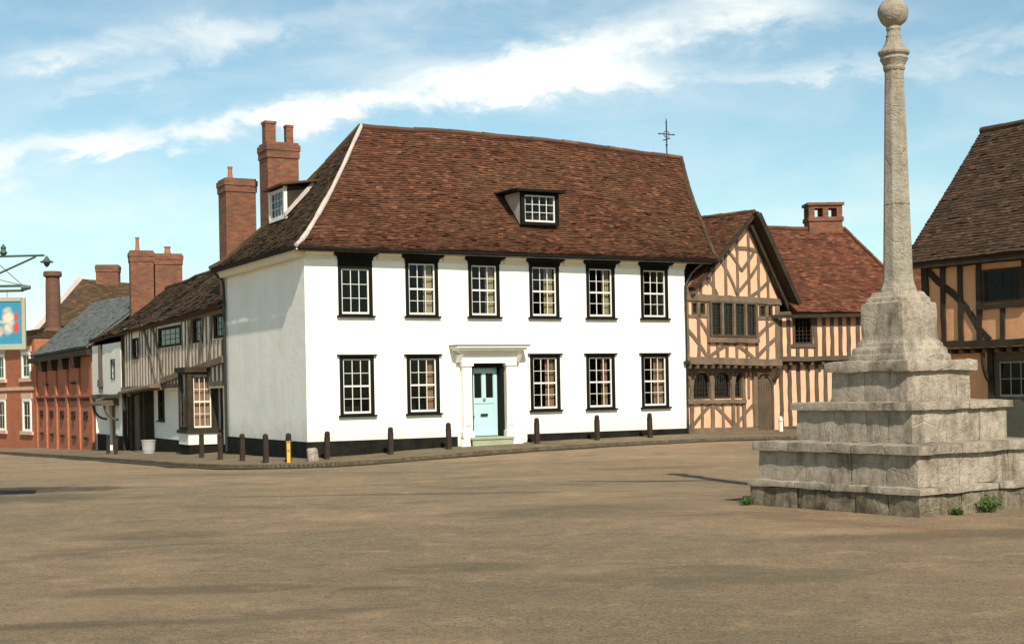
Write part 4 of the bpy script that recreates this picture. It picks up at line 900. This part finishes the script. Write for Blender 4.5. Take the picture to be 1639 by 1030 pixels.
for h in holes: f.box(h[0]-.25, h[1]+.25, -.12, -.002, h[2]-.18, h[2]); f.box(h[0]-.15, h[1]+.15, -.05, -.002, h[3], h[3]+.3)
f.box(0, Lf, -.06, -.002, 3.32, 3.5); f.build('stone_dressing', M['pinkstone'], FB)
t1 = tile_surface((-.3, -.4, 6.05), (Lf-.2, -.4, 6.05), (Lf-4, 3.6, 7.0), (4, 3.6, 7.0), .25, .18, seed=81); t1.build('roof', M['roofdark'], FB)
t1 = tile_surface((Lf-.2, -.4, 6.05), (Lf-.2, 7.6, 6.05), (Lf-4, 3.6, 7.0), (Lf-4, 3.6, 7.0), .25, .18, seed=82); t1.build('side_roof_slope', M['roofdark'], FB)
t1 = tile_surface((Lf-.2, 7.6, 6.05), (-.3, 7.6, 6.05), (4, 3.6, 7.0), (Lf-4, 3.6, 7.0), .4, .3, seed=83); t1.build('rear_roof_slope', M['roofdark'], FB)

# ---- things placed by plain world coordinates behind the street
tp = thing('tall_brick_chimney', 'tall round sooty brick chimney stack rising between slate roof and brick house', 'chimney', (-25.2, 76, -1), R(28))
f = MB(); f.lathe([(1.0, 0), (1.0, 5.6), (.75, 6.1), (.42, 6.6), (.39, 8.9), (.37, 9.3), (.38, 9.35), (.5, 9.42), (.5, 9.6), (.46, 9.68), (.36, 9.68), (.36, 9.4)], 16); f.build('stack', M['brickdark'], tp)
f = MB(); f.box(-1.6, 1.6, -1.2, 1.2, 0, 5.6); f.box(-1.8, 1.8, -1.3, 1.3, 5.6, 5.8); f.box(-.5, 1.0, -1.25, -1.2, 4.4, 5.5); f.build('chimney_base', M['brickchim'], tp)
hh = thing('hipped_roof_house', 'large house with hipped dark tile roof and white hip line behind the slate roof', 'house', (-24.2, 86, -1), R(6))
mb = MB(); mb.box(-5.2, 6, -2.5, 3.5, 0, 6.6); mb.build('wall', M['brickchim'], hh)
t1 = tile_surface((-4.9, -3.2, 6.3), (7, -3.2, 6.3), (2.6, .2, 9.6), (-2.5, .2, 10.1), .3, .2, wav=.03, seed=91); r_ = t1.build('roof', M['roofdark'], hh); e1 = [t1.pt(0, k/10, .05) for k in range(11)]
t1 = tile_surface((-6.3, 3.8, 6.9), (-4.9, -3.2, 6.3), (-2.5, .2, 10.1), (-2.5, .2, 10.1), .3, .2, seed=92); t1.build('hip_slope', M['roofdark'], hh)
t1 = tile_surface((7, 3.8, 6.3), (-6.3, 3.8, 6.9), (-2.5, .2, 10.1), (2.6, .2, 9.6), .4, .3, seed=93); t1.build('rear_roof_slope', M['roofdark'], hh)
t1 = tile_surface((7, -3.2, 6.3), (7, 3.8, 6.3), (2.6, .2, 9.6), (2.6, .2, 9.6), .4, .3, seed=94); t1.build('end_slope', M['roofdark'], hh)
f = MB()
for a, b_ in zip(e1[:-1], e1[1:]): f.tube([a, b_], .17, 6)
f.build('hip_mortar', M['mortar'], r_)
chimney(hh, -.9, .4, 6.0, 10.95, 1.35, .9, M['brickchim'], .45)
# pair of stacks beyond the timber house
cs = thing('brick_chimney_stack', 'double brick chimney stack with two clay pots behind the dark roof of the timber house', 'chimney', (-15.95, 62, -.5), R(20))
c_ = chimney(cs, -.60, 0, 0, 8.72, 1.0, .85, M['brickchim'], .5, pots=((-.15, 0, .09, .62, False),), name='left_stack')
c_.name = 'stack'
c_ = chimney(cs, .56, .0, 0, 8.6, 1.2, .8, M['brickchim'], .5, pots=((.0, 0, .14, .35, False),), name='stack')

# ------------------------------------------------------------------ market cross
CX_, CY_ = 5.56, 19.76
MC = thing('market_cross', 'weathered stone market cross with tapering shaft, ball finial and stepped base', 'market cross', (CX_, CY_, 0), R(35))
def stone_block(mb_, x0, x1, y0, y1, z0, z1, r=.035, amp=.02, seed=0, step=.075):
    nx_, ny_, nz_ = [max(2, int((b_-a)/step)) for a, b_ in ((x0, x1), (y0, y1), (z0, z1))]
    c_ = Vector(((x0+x1)/2, (y0+y1)/2, (z0+z1)/2)); h = Vector(((x1-x0)/2, (y1-y0)/2, (z1-z0)/2)); sd_ = Vector((seed*3.1, seed*1.7, seed))
    def w(p):
        q = Vector([max(-h[k]+r, min(h[k]-r, p[k])) for k in range(3)]); d_ = p-q
        n_ = d_.normalized() if d_.length > 1e-6 else Vector((0, 0, 1))
        s_ = c_+q+n_*min(r, d_.length if d_.length < r else r)
        s_ = c_+q+n_*r if d_.length > 1e-6 else c_+p
        nn = noise.noise(s_*2.3+sd_)*.9+noise.noise(s_*6+sd_)*.6+noise.noise(s_*16+sd_)*.35
        chip = min(0, noise.noise(s_*3.3+sd_*2)+.25)*1.2 if sum(abs(p[k]) > h[k]-step*.6 for k in range(3)) > 1 else 0
        return s_+n_*amp*(nn+chip*1.6)
    def grid(fn, n1, n3):
        V_ = [w(fn(i/n1*2-1, j/n3*2-1)) for j in range(n3+1) for i in range(n1+1)]
        mb_.idx(V_, [(j*(n1+1)+i, j*(n1+1)+i+1, (j+1)*(n1+1)+i+1, (j+1)*(n1+1)+i) for j in range(n3) for i in range(n1)])
    H_ = h
    grid(lambda a, b_: Vector((a*H_.x, -H_.y, b_*H_.z)), nx_, nz_); grid(lambda a, b_: Vector((-a*H_.x, H_.y, b_*H_.z)), nx_, nz_)
    grid(lambda a, b_: Vector((H_.x, a*H_.y, b_*H_.z)), ny_, nz_); grid(lambda a, b_: Vector((-H_.x, -a*H_.y, b_*H_.z)), ny_, nz_)
    grid(lambda a, b_: Vector((a*H_.x, b_*H_.y, H_.z)), nx_, ny_); grid(lambda a, b_: Vector((a*H_.x, -b_*H_.y, -H_.z)), nx_, ny_)
def course(mb_, s, z0, z1, n, depth=.45, r=.03, amp=.02, seed=0, over=0, zj=.0, step=.09):
    """ring of stones, side length s, made of n stones a side"""
    rr = random.Random(seed); h = s/2
    for sdn in range(4):
        cuts = [-h]+sorted([-h+s*(k+rr.uniform(-.18, .18))/n for k in range(1, n)])+[h-depth]
        for k in range(len(cuts)-1):
            a, b_ = cuts[k]+.0005, cuts[k+1]-.0005; tmp = MB(); j = rr.uniform(-.006, .006); dz = rr.uniform(-zj, zj)
            stone_block(tmp, a, b_, -h+j, -h+depth, z0, z1+dz, r, amp, seed*10+sdn*5+k, step)
            co, si = [(1, 0), (0, 1), (-1, 0), (0, -1)][sdn]
            mb_.idx([(v_[0]*co-v_[1]*si, v_[0]*si+v_[1]*co, v_[2]) for v_ in tmp.v], tmp.f)
f = MB(); course(f, 3.02, -.25, .30, 3, .5, .022, .04, 1, zj=.01); f.box(-1.1, 1.1, -1.1, 1.1, -.2, .27); f.build('base_course', M['stonebase'], MC, smooth=True)
f = MB(); course(f, 3.10, .28, .375, 4, .6, .016, .02, 2); f.box(-1.1, 1.1, -1.1, 1.1, .2, .36); f.build('base_ledge', M['stone'], MC, smooth=True)
f = MB(); course(f, 2.84, .37, .80, 3, .5, .012, .016, 3); f.box(-1, 1, -1, 1, .3, .79); f.build('lower_step', M['stone'], MC, smooth=True)
f = MB(); course(f, 2.99, .79, .925, 3, .55, .018, .014, 4, zj=.004); f.box(-1.05, 1.05, -1.05, 1.05, .7, .905); f.build('lower_step_slab', M['stone'], MC, smooth=True)
f = MB(); course(f, 2.06, .92, 1.37, 3, .4, .01, .010, 5); f.box(-.7, .7, -.7, .7, .8, 1.35); f.build('middle_step', M['stone'], MC, smooth=True)
f = MB(); course(f, 2.20, 1.36, 1.475, 2, .5, .016, .013, 6, zj=.003); f.box(-.7, .7, -.7, .7, 1.3, 1.46); f.build('middle_step_slab', M['stone'], MC, smooth=True)
f = MB(); course(f, 1.36, 1.47, 1.90, 2, .3, .010, .009, 7); f.box(-.5, .5, -.5, .5, 1.4, 1.88); f.build('upper_step', M['stone'], MC, smooth=True)
f = MB(); stone_block(f, -.76, .76, -.76, .76, 1.89, 2.045, .035, .022, 8, .06); f.build('upper_step_slab', M['stone'], MC, smooth=True)
# pedestal: splayed square base, square block, splayed top
def sqrings(mb_, prof, n=10, amp=.008, seed=0):
    rings = []
    for hs, z in prof:
        ring = []
        for sdn in range(4):
            for k in range(n):
                t = -1+2*k/n; x, y = hs*t, -hs
                co, si = [(1, 0), (0, 1), (-1, 0), (0, -1)][sdn]; p = Vector((x*co-y*si, x*si+y*co, z))
                d_ = Vector((p.x, p.y, 0)).normalized(); nn = noise.noise(p*5+Vector((seed, 0, 0)))+.5*noise.noise(p*14)
                c_ = .012*max(0, abs(t)-.85)/.15; ring.append(p+d_*(amp*nn-c_))
        rings.append(ring)
    m4 = 4*n; V_ = [q for g_ in rings for q in g_]
    mb_.idx(V_, [(i*m4+k, i*m4+(k+1) % m4, (i+1)*m4+(k+1) % m4, (i+1)*m4+k) for i in range(len(rings)-1) for k in range(m4)]+[tuple(range((len(rings)-1)*m4, len(rings)*m4))])
f = MB(); sqrings(f, [(.515, 2.03), (.515, 2.10), (.51, 2.13), (.485, 2.145), (.48, 2.20), (.47, 2.23), (.44, 2.25), (.435, 2.29), (.40, 2.33), (.385, 2.36), (.378, 2.40), (.378, 2.5), (.38, 2.62), (.38, 2.74), (.378, 2.83), (.375, 2.865), (.34, 2.875), (.325, 2.885), (.32, 2.94), (.285, 2.97), (.26, 3.03)], amp=.012); f.build('pedestal', M['stone'], MC, smooth=False)
f = MB(); prof = [(.27, 3.02), (.265, 3.07), (.235, 3.15), (.218, 3.24), (.213, 3.4)]
for k in range(1, 15): prof.append((.213-(.213-.138)*k/14, 3.4+(6.22-3.4)*k/14))
prof2 = []
for r_0, z_0 in prof: prof2.append((r_0, z_0))
f.lathe(prof2, 8, 0, 0, R(22.5)); o_ = f.build('shaft', M['stone2'], MC, bevel=.012)
f = MB(); f.lathe([(.1895, 4.27), (.192, 4.275), (.192, 4.285), (.1895, 4.29)], 8, 0, 0, R(22.5)); f.build('shaft_joint', M['stonebase'], MC)
f = MB(); f.lathe([(.145, 6.2), (.155, 6.23), (.15, 6.27), (.175, 6.32), (.20, 6.36), (.185, 6.40), (.215, 6.43), (.225, 6.46), (.21, 6.49), (.16, 6.53), (.12, 6.60), (.105, 6.66), (.11, 6.70), (.095, 6.72), (.09, 6.76), (.105, 6.79), (.10, 6.82), (.09, 6.85)], 16, 0, 0, R(22.5)); f.build('capital', M['stone2'], MC, smooth=False)
f = MB(); n_ = 20; pr = [(max(.002, .215*math.sin(math.pi*k/n_)), 7.03-.215*math.cos(math.pi*k/n_)) for k in range(n_+1)]; f.lathe(pr, 28)
f.v = [tuple(Vector(v_)+(Vector(v_)-Vector((0, 0, 7.03))).normalized()*.008*noise.noise(Vector(v_)*9)) for v_ in f.v]; f.tube([(0, 0, 7.22), (0, 0, 7.29)], .012, 6); f.build('ball_finial', M['stone2'], MC, smooth=True)

# ------------------------------------------------------------------ weeds
def weed(name, label, x, y, n, h, seed):
    r = random.Random(seed); f = MB()
    for k in range(n):
        a_ = r.uniform(0, 6.28); l = h*r.uniform(.4, 1); tilt = r.uniform(.1, .9); bx, by = r.uniform(-h, h)*.45, r.uniform(-h, h)*.35
        d_ = Vector((math.cos(a_)*math.sin(tilt), math.sin(a_)*math.sin(tilt), math.cos(tilt))); s_ = Vector((-math.sin(a_), math.cos(a_), 0)); b0 = Vector((bx, by, 0)); tip = b0+d_*l
        f.face([b0-s_*.003, b0+s_*.003, tip+s_*.003, tip-s_*.003])
        for j in range(5):
            c_ = b0+d_*l*(.3+.17*j); q = Vector((r.uniform(-1, 1), r.uniform(-1, 1), r.uniform(-.2, .8))).normalized(); p_ = q.cross(d_).normalized(); ll = r.uniform(.03, .055)
            f.face([c_, c_+q*ll*.5+p_*ll*.28, c_+q*ll, c_+q*ll*.5-p_*ll*.28])
    o = f.build(name, M['leaf'], None); o.location = (x, y, gz(x, y)); return tag(o, label, 'weed', 'weeds at the foot of the cross')
def mcw(lx, ly): c_, s_ = math.cos(R(35)), math.sin(R(35)); return CX_+lx*c_-ly*s_, CY_+lx*s_+ly*c_
weed('weed', 'largest bushy green weed at the sunny right foot of the market cross', *mcw(-.25, -1.62), 60, .26, 1)
weed('weed', 'low flat green weed at the front of the cross, nearer its corner', *mcw(-.85, -1.60), 40, .10, 2)
weed('weed', 'dark green weed at the far left corner of the cross base', *mcw(-1.60, 1.5), 45, .14, 3)
0 and weed('weed', 'small grassy weed halfway along the shaded left face of the cross base', *mcw(-1.6, .85), 26, .11, 4)

# ------------------------------------------------------------------ bollards and small street things
def bollard():
    o = thing('wooden_bollard', '', 'bollard', (0, 0, 0), 0, 'wooden bollards along the pavement')
    f = MB(); f.box(-.062, .062, -.062, .062, -.2, .58); f.build('post', M['bollard'], o, bevel=.012)
    f = MB(); f.hexa([(-.062, -.062, .58), (.062, -.062, .58), (.062, .062, .58), (-.062, .062, .58), (-.05, -.05, .61), (.05, -.05, .61), (.05, .05, .61), (-.05, .05, .61)])
    f.lathe([(.068, .605), (.075, .64), (.07, .69), (.045, .725), (0, .735)], 8, 0, 0, R(22.5)); f.build('post_head', M['bollard'], o, bevel=.006)
    return o
proto = bollard(); first = True
bl = [(front(.26, .72, 0), 'dark wooden bollard right of the pale guard stone, nearest the white house corner'), (front(2.06, .7, 0), 'dark wooden bollard between the two windows left of the blue door'), (front(3.78, .68, 0), 'dark wooden bollard just left of the doorcase, against the black plinth'),
      (front(6.5, .7, 0), 'dark wooden bollard just right of the doorcase'), (front(8.48, .7, 0), 'dark wooden bollard between first and second windows right of the door'), (front(10.3, .7, 0), 'dark wooden bollard farthest to the right, before the last window'),
      (front(-.78, .72, 0), 'dark wooden bollard directly behind the yellow marker post'), (side(-.5, 1.3, 0), 'dark wooden bollard on the side street, first one left of the yellow marker post'), (side(1.47, 1.3, 0), 'dark wooden bollard on the side street, second one left of the yellow marker post'), (side(3.5, 1.3, 0), 'dark wooden bollard before the drainpipe at the far end of the white side wall'),
      (side(5.4, 1.3, 0), 'dark wooden bollard before the bay window of the timber house'), (side(16.7, 1.3, 0), 'small distant bollard before the white cottage, nearer to the timber house'), (side(18.0, 1.3, 0), 'farthest bollard, small and dark, before the white cottage doorway')]
for (x, y, _), lab in bl:
    if first: o = proto; first = False; kids = list(proto.children)
    else:
        o = proto.copy(); COL.objects.link(o)
        for ch in kids: c_ = ch.copy(); COL.objects.link(c_); c_.parent = o
    o.location = (x, y, gz(x, y)+.11); o['label'] = lab; o.rotation_euler = (R(rnd.uniform(-1.5, 1.5)), R(rnd.uniform(-1.5, 1.5)), ang2+R(rnd.uniform(-4, 4)))
x, y, _ = front(-.87, 1.0, 0); o = thing('marker_post', 'short yellow marker post in front of a dark bollard at the house corner', 'post', (x, y, gz(x, y)+.10), .2)
f = MB(); f.box(-.045, .045, -.045, .045, -.1, .50); f.build('post', M['hydrant'], o, bevel=.01)
f = MB(); f.box(-.055, .055, -.055, .055, .50, .545); f.box(-.03, .03, -.052, -.046, .28, .34); f.build('cap', M['brass'], o, bevel=.008)
x, y, _ = front(-1.1, .85, 0)
x, y, _ = front(-.21, 1.0, 0); o = MB(); stone_block(o, -.14, .14, -.11, .11, -.1, .34, .06, .02, 77, .05); o = o.build('corner_stone', M['stone'], None, smooth=True); o.location = (x, y, gz(x, y)+.1); o.rotation_euler = (0, R(-6), .4); tag(o, 'rounded pale guard stone leaning by the corner of the white house', 'stone')
x, y, _ = side(12.6, 1.1, 0); o = thing('metal_bin', 'round pale grey metal bin outside the timber house doorway', 'bin', (x, y, gz(x, y)+.13))
f = MB(); f.lathe([(.19, 0), (.21, .2), (.235, .42), (.25, .43), (.25, .46), (.225, .46), (.21, .1)], 18); f.build('bin_body', M['grey'], o, smooth=False)
f = MB(); f.tube([(-.25, 0, .36), (-.29, 0, .33), (-.25, 0, .28)], .012, 6); f.tube([(.25, 0, .36), (.29, 0, .33), (.25, 0, .28)], .012, 6); f.build('handle', M['iron'], o)
p_ = B+gd*4.02; x, y = p_.x+.25, p_.y-.75; o = thing('white_post', 'short white post before the arched oak door of the pink hall', 'post', (x, y, gz(x, y)+.1))
f = MB(); f.lathe([(.07, -.1), (.07, .42), (.06, .46), (.04, .5), (0, .52)], 10); f.build('post', M['sash'], o); f = MB(); f.lathe([(.075, .34), (.075, .37)], 10); f.build('band', M['grey'], o)

# ------------------------------------------------------------------ inn sign on its bracket
SG = thing('inn_sign_bracket', 'green iron sign bracket with lamp and scrollwork reaching in from the left', 'sign bracket', (-10.6, 23, gz(-10.6, 23)))
g0 = SG.location.z; ox = -10.6
L_ = lambda x, z: (x-ox, 0, z-g0)
f = MB(); f.box(-.09, .09, -.09, .09, -.1, 4.6); f.lathe([(.13, 4.6), (.13, 4.65), (.05, 4.7), (.09, 4.8), (0, 4.9)], 10); f.build('post', M['greeniron'], SG, bevel=.01)
f = MB(); f.tube([L_(-10.6, 4.10), L_(-7.76, 4.12)], .02, 6); f.tube([L_(-10.6, 3.2), L_(-8.5, 3.84), L_(-7.9, 4.1)], .018, 6)
f.tube([L_(-10.6, 3.62), L_(-8.12, 3.62)], .022, 8); f.tube([L_(-10.6, 3.53), L_(-8.12, 3.54)], .022, 8); f.tube([L_(-8.14, 3.585), L_(-8.0, 3.59)], .06, 8, .03)
f.tube([L_(-9.4, 4.1), L_(-8.5, 3.97), L_(-8.1, 3.6)], .008, 5); f.tube([L_(-9.4, 3.95), L_(-8.1, 3.62)], .007, 5)
f.lathe([(.02, 4.12-g0), (.07, 4.17-g0), (.04, 4.22-g0), (.05, 4.26-g0), (0, 4.33-g0)], 8, -8.44-ox, 0); f.build('bracket', M['greeniron'], SG)
f = MB(); xx = -7.72-ox; f.lathe([(.012, 4.11-g0), (.02, 4.10-g0), (.03, 4.08-g0), (.045, 4.055-g0), (.055, 4.04-g0), (.11, 4.012-g0), (.11, 4.0-g0), (.055, 3.99-g0), (.045, 3.96-g0), (.02, 3.93-g0), (0, 3.92-g0)], 12, xx, 0); f.build('lamp', M['greeniron'], SG)
IS = thing('inn_sign', 'blue hanging inn sign with cream and red picture in a grey frame', 'sign', (-8.99, 23, 2.56), 0)
f = MB(); f.box(-.9+.0, -.84, -.03, .03, 0, .86); f.box(.84, .9, -.03, .03, 0, .86); f.box(-.84, .84, -.03, .03, .80, .86); f.box(-.84, .84, -.03, .03, 0, .09); f.tube([(.6, 0, .86), (.6, 0, .97)], .012, 6); f.tube([(-.6, 0, .86), (-.6, 0, .97)], .012, 6); f.build('frame', M['signframe'], IS, bevel=.006)
f = MB(); f.box(-.84, .84, -.015, .015, .09, .80); pic = f.build('picture_board', M['signpic'], IS)
for v_ in pic.data.vertices: v_.co.x -= .45
pic.location.x = .45

for hd, root in ((LW, GH), (sd, HO), (hold, TH)):
    bpy.context.view_layer.update()
    mw = hd.matrix_local.copy()
    for ch in list(hd.children):
        ml = mw @ ch.matrix_local; ch.parent = root; ch.matrix_parent_inverse = Matrix.Identity(4); ch.matrix_local = ml
    bpy.data.objects.remove(hd)

# ------------------------------------------------------------------ sun, sky, camera
def sun_dir():
    h = Vector((.298, -.953)).normalized(); el = R(42); return Vector((h.x*math.cos(el), h.y*math.cos(el), math.sin(el))), el
sdv, el = sun_dir()
L = bpy.data.lights.new('sun', 'SUN'); L.energy = 4.6; L.angle = R(.5); L.color = (1, .925, .79)
lo = bpy.data.objects.new('sun', L); COL.objects.link(lo); lo.rotation_euler = sdv.to_track_quat('Z', 'Y').to_euler()
wd = bpy.data.worlds.new('World'); sc.world = wd; wd.use_nodes = True; nt = wd.node_tree; nt.nodes.clear()
out = nt.nodes.new('ShaderNodeOutputWorld'); bg = nt.nodes.new('ShaderNodeBackground'); nt.links.new(bg.outputs[0], out.inputs[0])
sky = nt.nodes.new('ShaderNodeTexSky'); sky.sky_type = 'NISHITA'; sky.sun_disc = False; sky.sun_elevation = el; sky.sun_rotation = math.atan2(sdv.x, sdv.y)
sky.air_density = 1.0; sky.dust_density = .4; sky.ozone_density = 1.0
bg.inputs[1].default_value = .10
tc = nt.nodes.new('ShaderNodeTexCoord'); sx = nt.nodes.new('ShaderNodeSeparateXYZ'); nt.links.new(tc.outputs['Generated'], sx.inputs[0])
yy = ma(nt, 'MAXIMUM', sx.outputs[1], .08); mm = ma(nt, 'DIVIDE', sx.outputs[0], yy); kk = ma(nt, 'DIVIDE', sx.outputs[2], yy)
cv = nt.nodes.new('ShaderNodeCombineXYZ'); nt.links.new(mm, cv.inputs[0]); nt.links.new(kk, cv.inputs[1])
mp = nt.nodes.new('ShaderNodeMapping'); nt.links.new(cv.outputs[0], mp.inputs[0]); mp.inputs['Rotation'].default_value = (0, 0, R(-17)); mp.inputs['Scale'].default_value = (3.2, 9.5, 1)
na = noisef(nt, mp.outputs[0], 1.7, 9, .62, .5)
mp2 = nt.nodes.new('ShaderNodeMapping'); nt.links.new(cv.outputs[0], mp2.inputs[0]); mp2.inputs['Rotation'].default_value = (0, 0, R(-25)); mp2.inputs['Scale'].default_value = (14, 26, 1)
nb_ = noisef(nt, mp2.outputs[0], 1.5, 8, .65, .4)
fpx, cx0, cy0 = 2207., 819.5, 622.
def mk(u, v): return ((u-cx0-(v-cy0)*.0186)/fpx, -((u-cx0)*.0186+(v-cy0))/fpx)
wob = ma(nt, 'MULTIPLY', ma(nt, 'SUBTRACT', nb_, .5), .055)
tot = None
for (p, q, w0, w1, am) in [((170, 238), (560, 168), .004, .008, .9), ((470, 180), (880, 120), .007, .012, 1.1), ((760, 130), (1240, 10), .009, .016, 1.05), ((820, 130), (1640, 105), .007, .004, .35), ((560, 110), (980, 120), .008, .012, .35),
                            ((-60, 265), (150, 225), .013, .006, 1.0), ((90, 85), (330, 60), .007, .011, .55), ((150, 140), (420, 60), .004, .006, .3), ((330, 60), (800, -10), .007, .007, .2), ((1350, 105), (1640, 60), .004, .006, .4), ((1080, 20), (1400, 20), .014, .008, .35), ((560, 60), (700, 100), .012, .01, .35), ((1180, 350), (1420, 340), .006, .012, .22), ((-50, 330), (330, 340), .02, .014, .3)]:
    a, b_ = mk(*p), mk(*q); dx, dy = b_[0]-a[0], b_[1]-a[1]; L2 = dx*dx+dy*dy; Ln = math.sqrt(L2)
    X = ma(nt, 'SUBTRACT', mm, a[0]); Y = ma(nt, 'SUBTRACT', kk, a[1])
    t = ma(nt, 'DIVIDE', ma(nt, 'ADD', ma(nt, 'MULTIPLY', X, dx), ma(nt, 'MULTIPLY', Y, dy)), L2)
    dd_ = ma(nt, 'ADD', ma(nt, 'DIVIDE', ma(nt, 'SUBTRACT', ma(nt, 'MULTIPLY', Y, dx), ma(nt, 'MULTIPLY', X, dy)), Ln), wob)
    tt = nt.nodes.new('ShaderNodeClamp'); nt.links.new(t, tt.inputs[0])
    wdt = ma(nt, 'ADD', ma(nt, 'MULTIPLY', tt.outputs[0], w1-w0), w0)
    e = ma(nt, 'DIVIDE', dd_, wdt); ex = ma(nt, 'MULTIPLY', ma(nt, 'SUBTRACT', t, tt.outputs[0]), Ln/.03)
    g_ = ma(nt, 'POWER', 2.718, ma(nt, 'MULTIPLY', ma(nt, 'ADD', ma(nt, 'MULTIPLY', e, e), ma(nt, 'MULTIPLY', ex, ex)), -.6))
    g_ = ma(nt, 'MULTIPLY', g_, am); tot = g_ if tot is None else ma(nt, 'ADD', tot, g_)
den = ma(nt, 'MULTIPLY', tot, ramp(nt, ma(nt, 'ADD', ma(nt, 'MULTIPLY', na, .6), ma(nt, 'MULTIPLY', nb_, .4)), .34, .62, .15, 1.05))
veil = ramp(nt, na, .45, .8, .02, .35)
f_ = ma(nt, 'MINIMUM', ma(nt, 'ADD', den, veil), 1.)
skc = mixc(nt, 1., sky.outputs[0], (.94, 1.08, .97), 'MULTIPLY')
colr = mixc(nt, f_, skc, (7.9, 8.2, 7.9))
nt.links.new(colr, bg.inputs[0])

cam = bpy.data.cameras.new('camera'); co = bpy.data.objects.new('camera', cam); COL.objects.link(co)
cam.sensor_width = 36; cam.lens = 36*2207/1639; cam.shift_y = (622-515)/1639; cam.clip_end = 3000
co.matrix_world = Matrix.Translation((0, 0, 1.75)) @ Matrix.Rotation(R(90), 4, 'X') @ Matrix.Rotation(R(-1.066), 4, 'Z')
sc.camera = co
sc.view_settings.view_transform = 'Standard'; sc.view_settings.look = 'None'; sc.view_settings.gamma = 1; sc.view_settings.exposure = .40
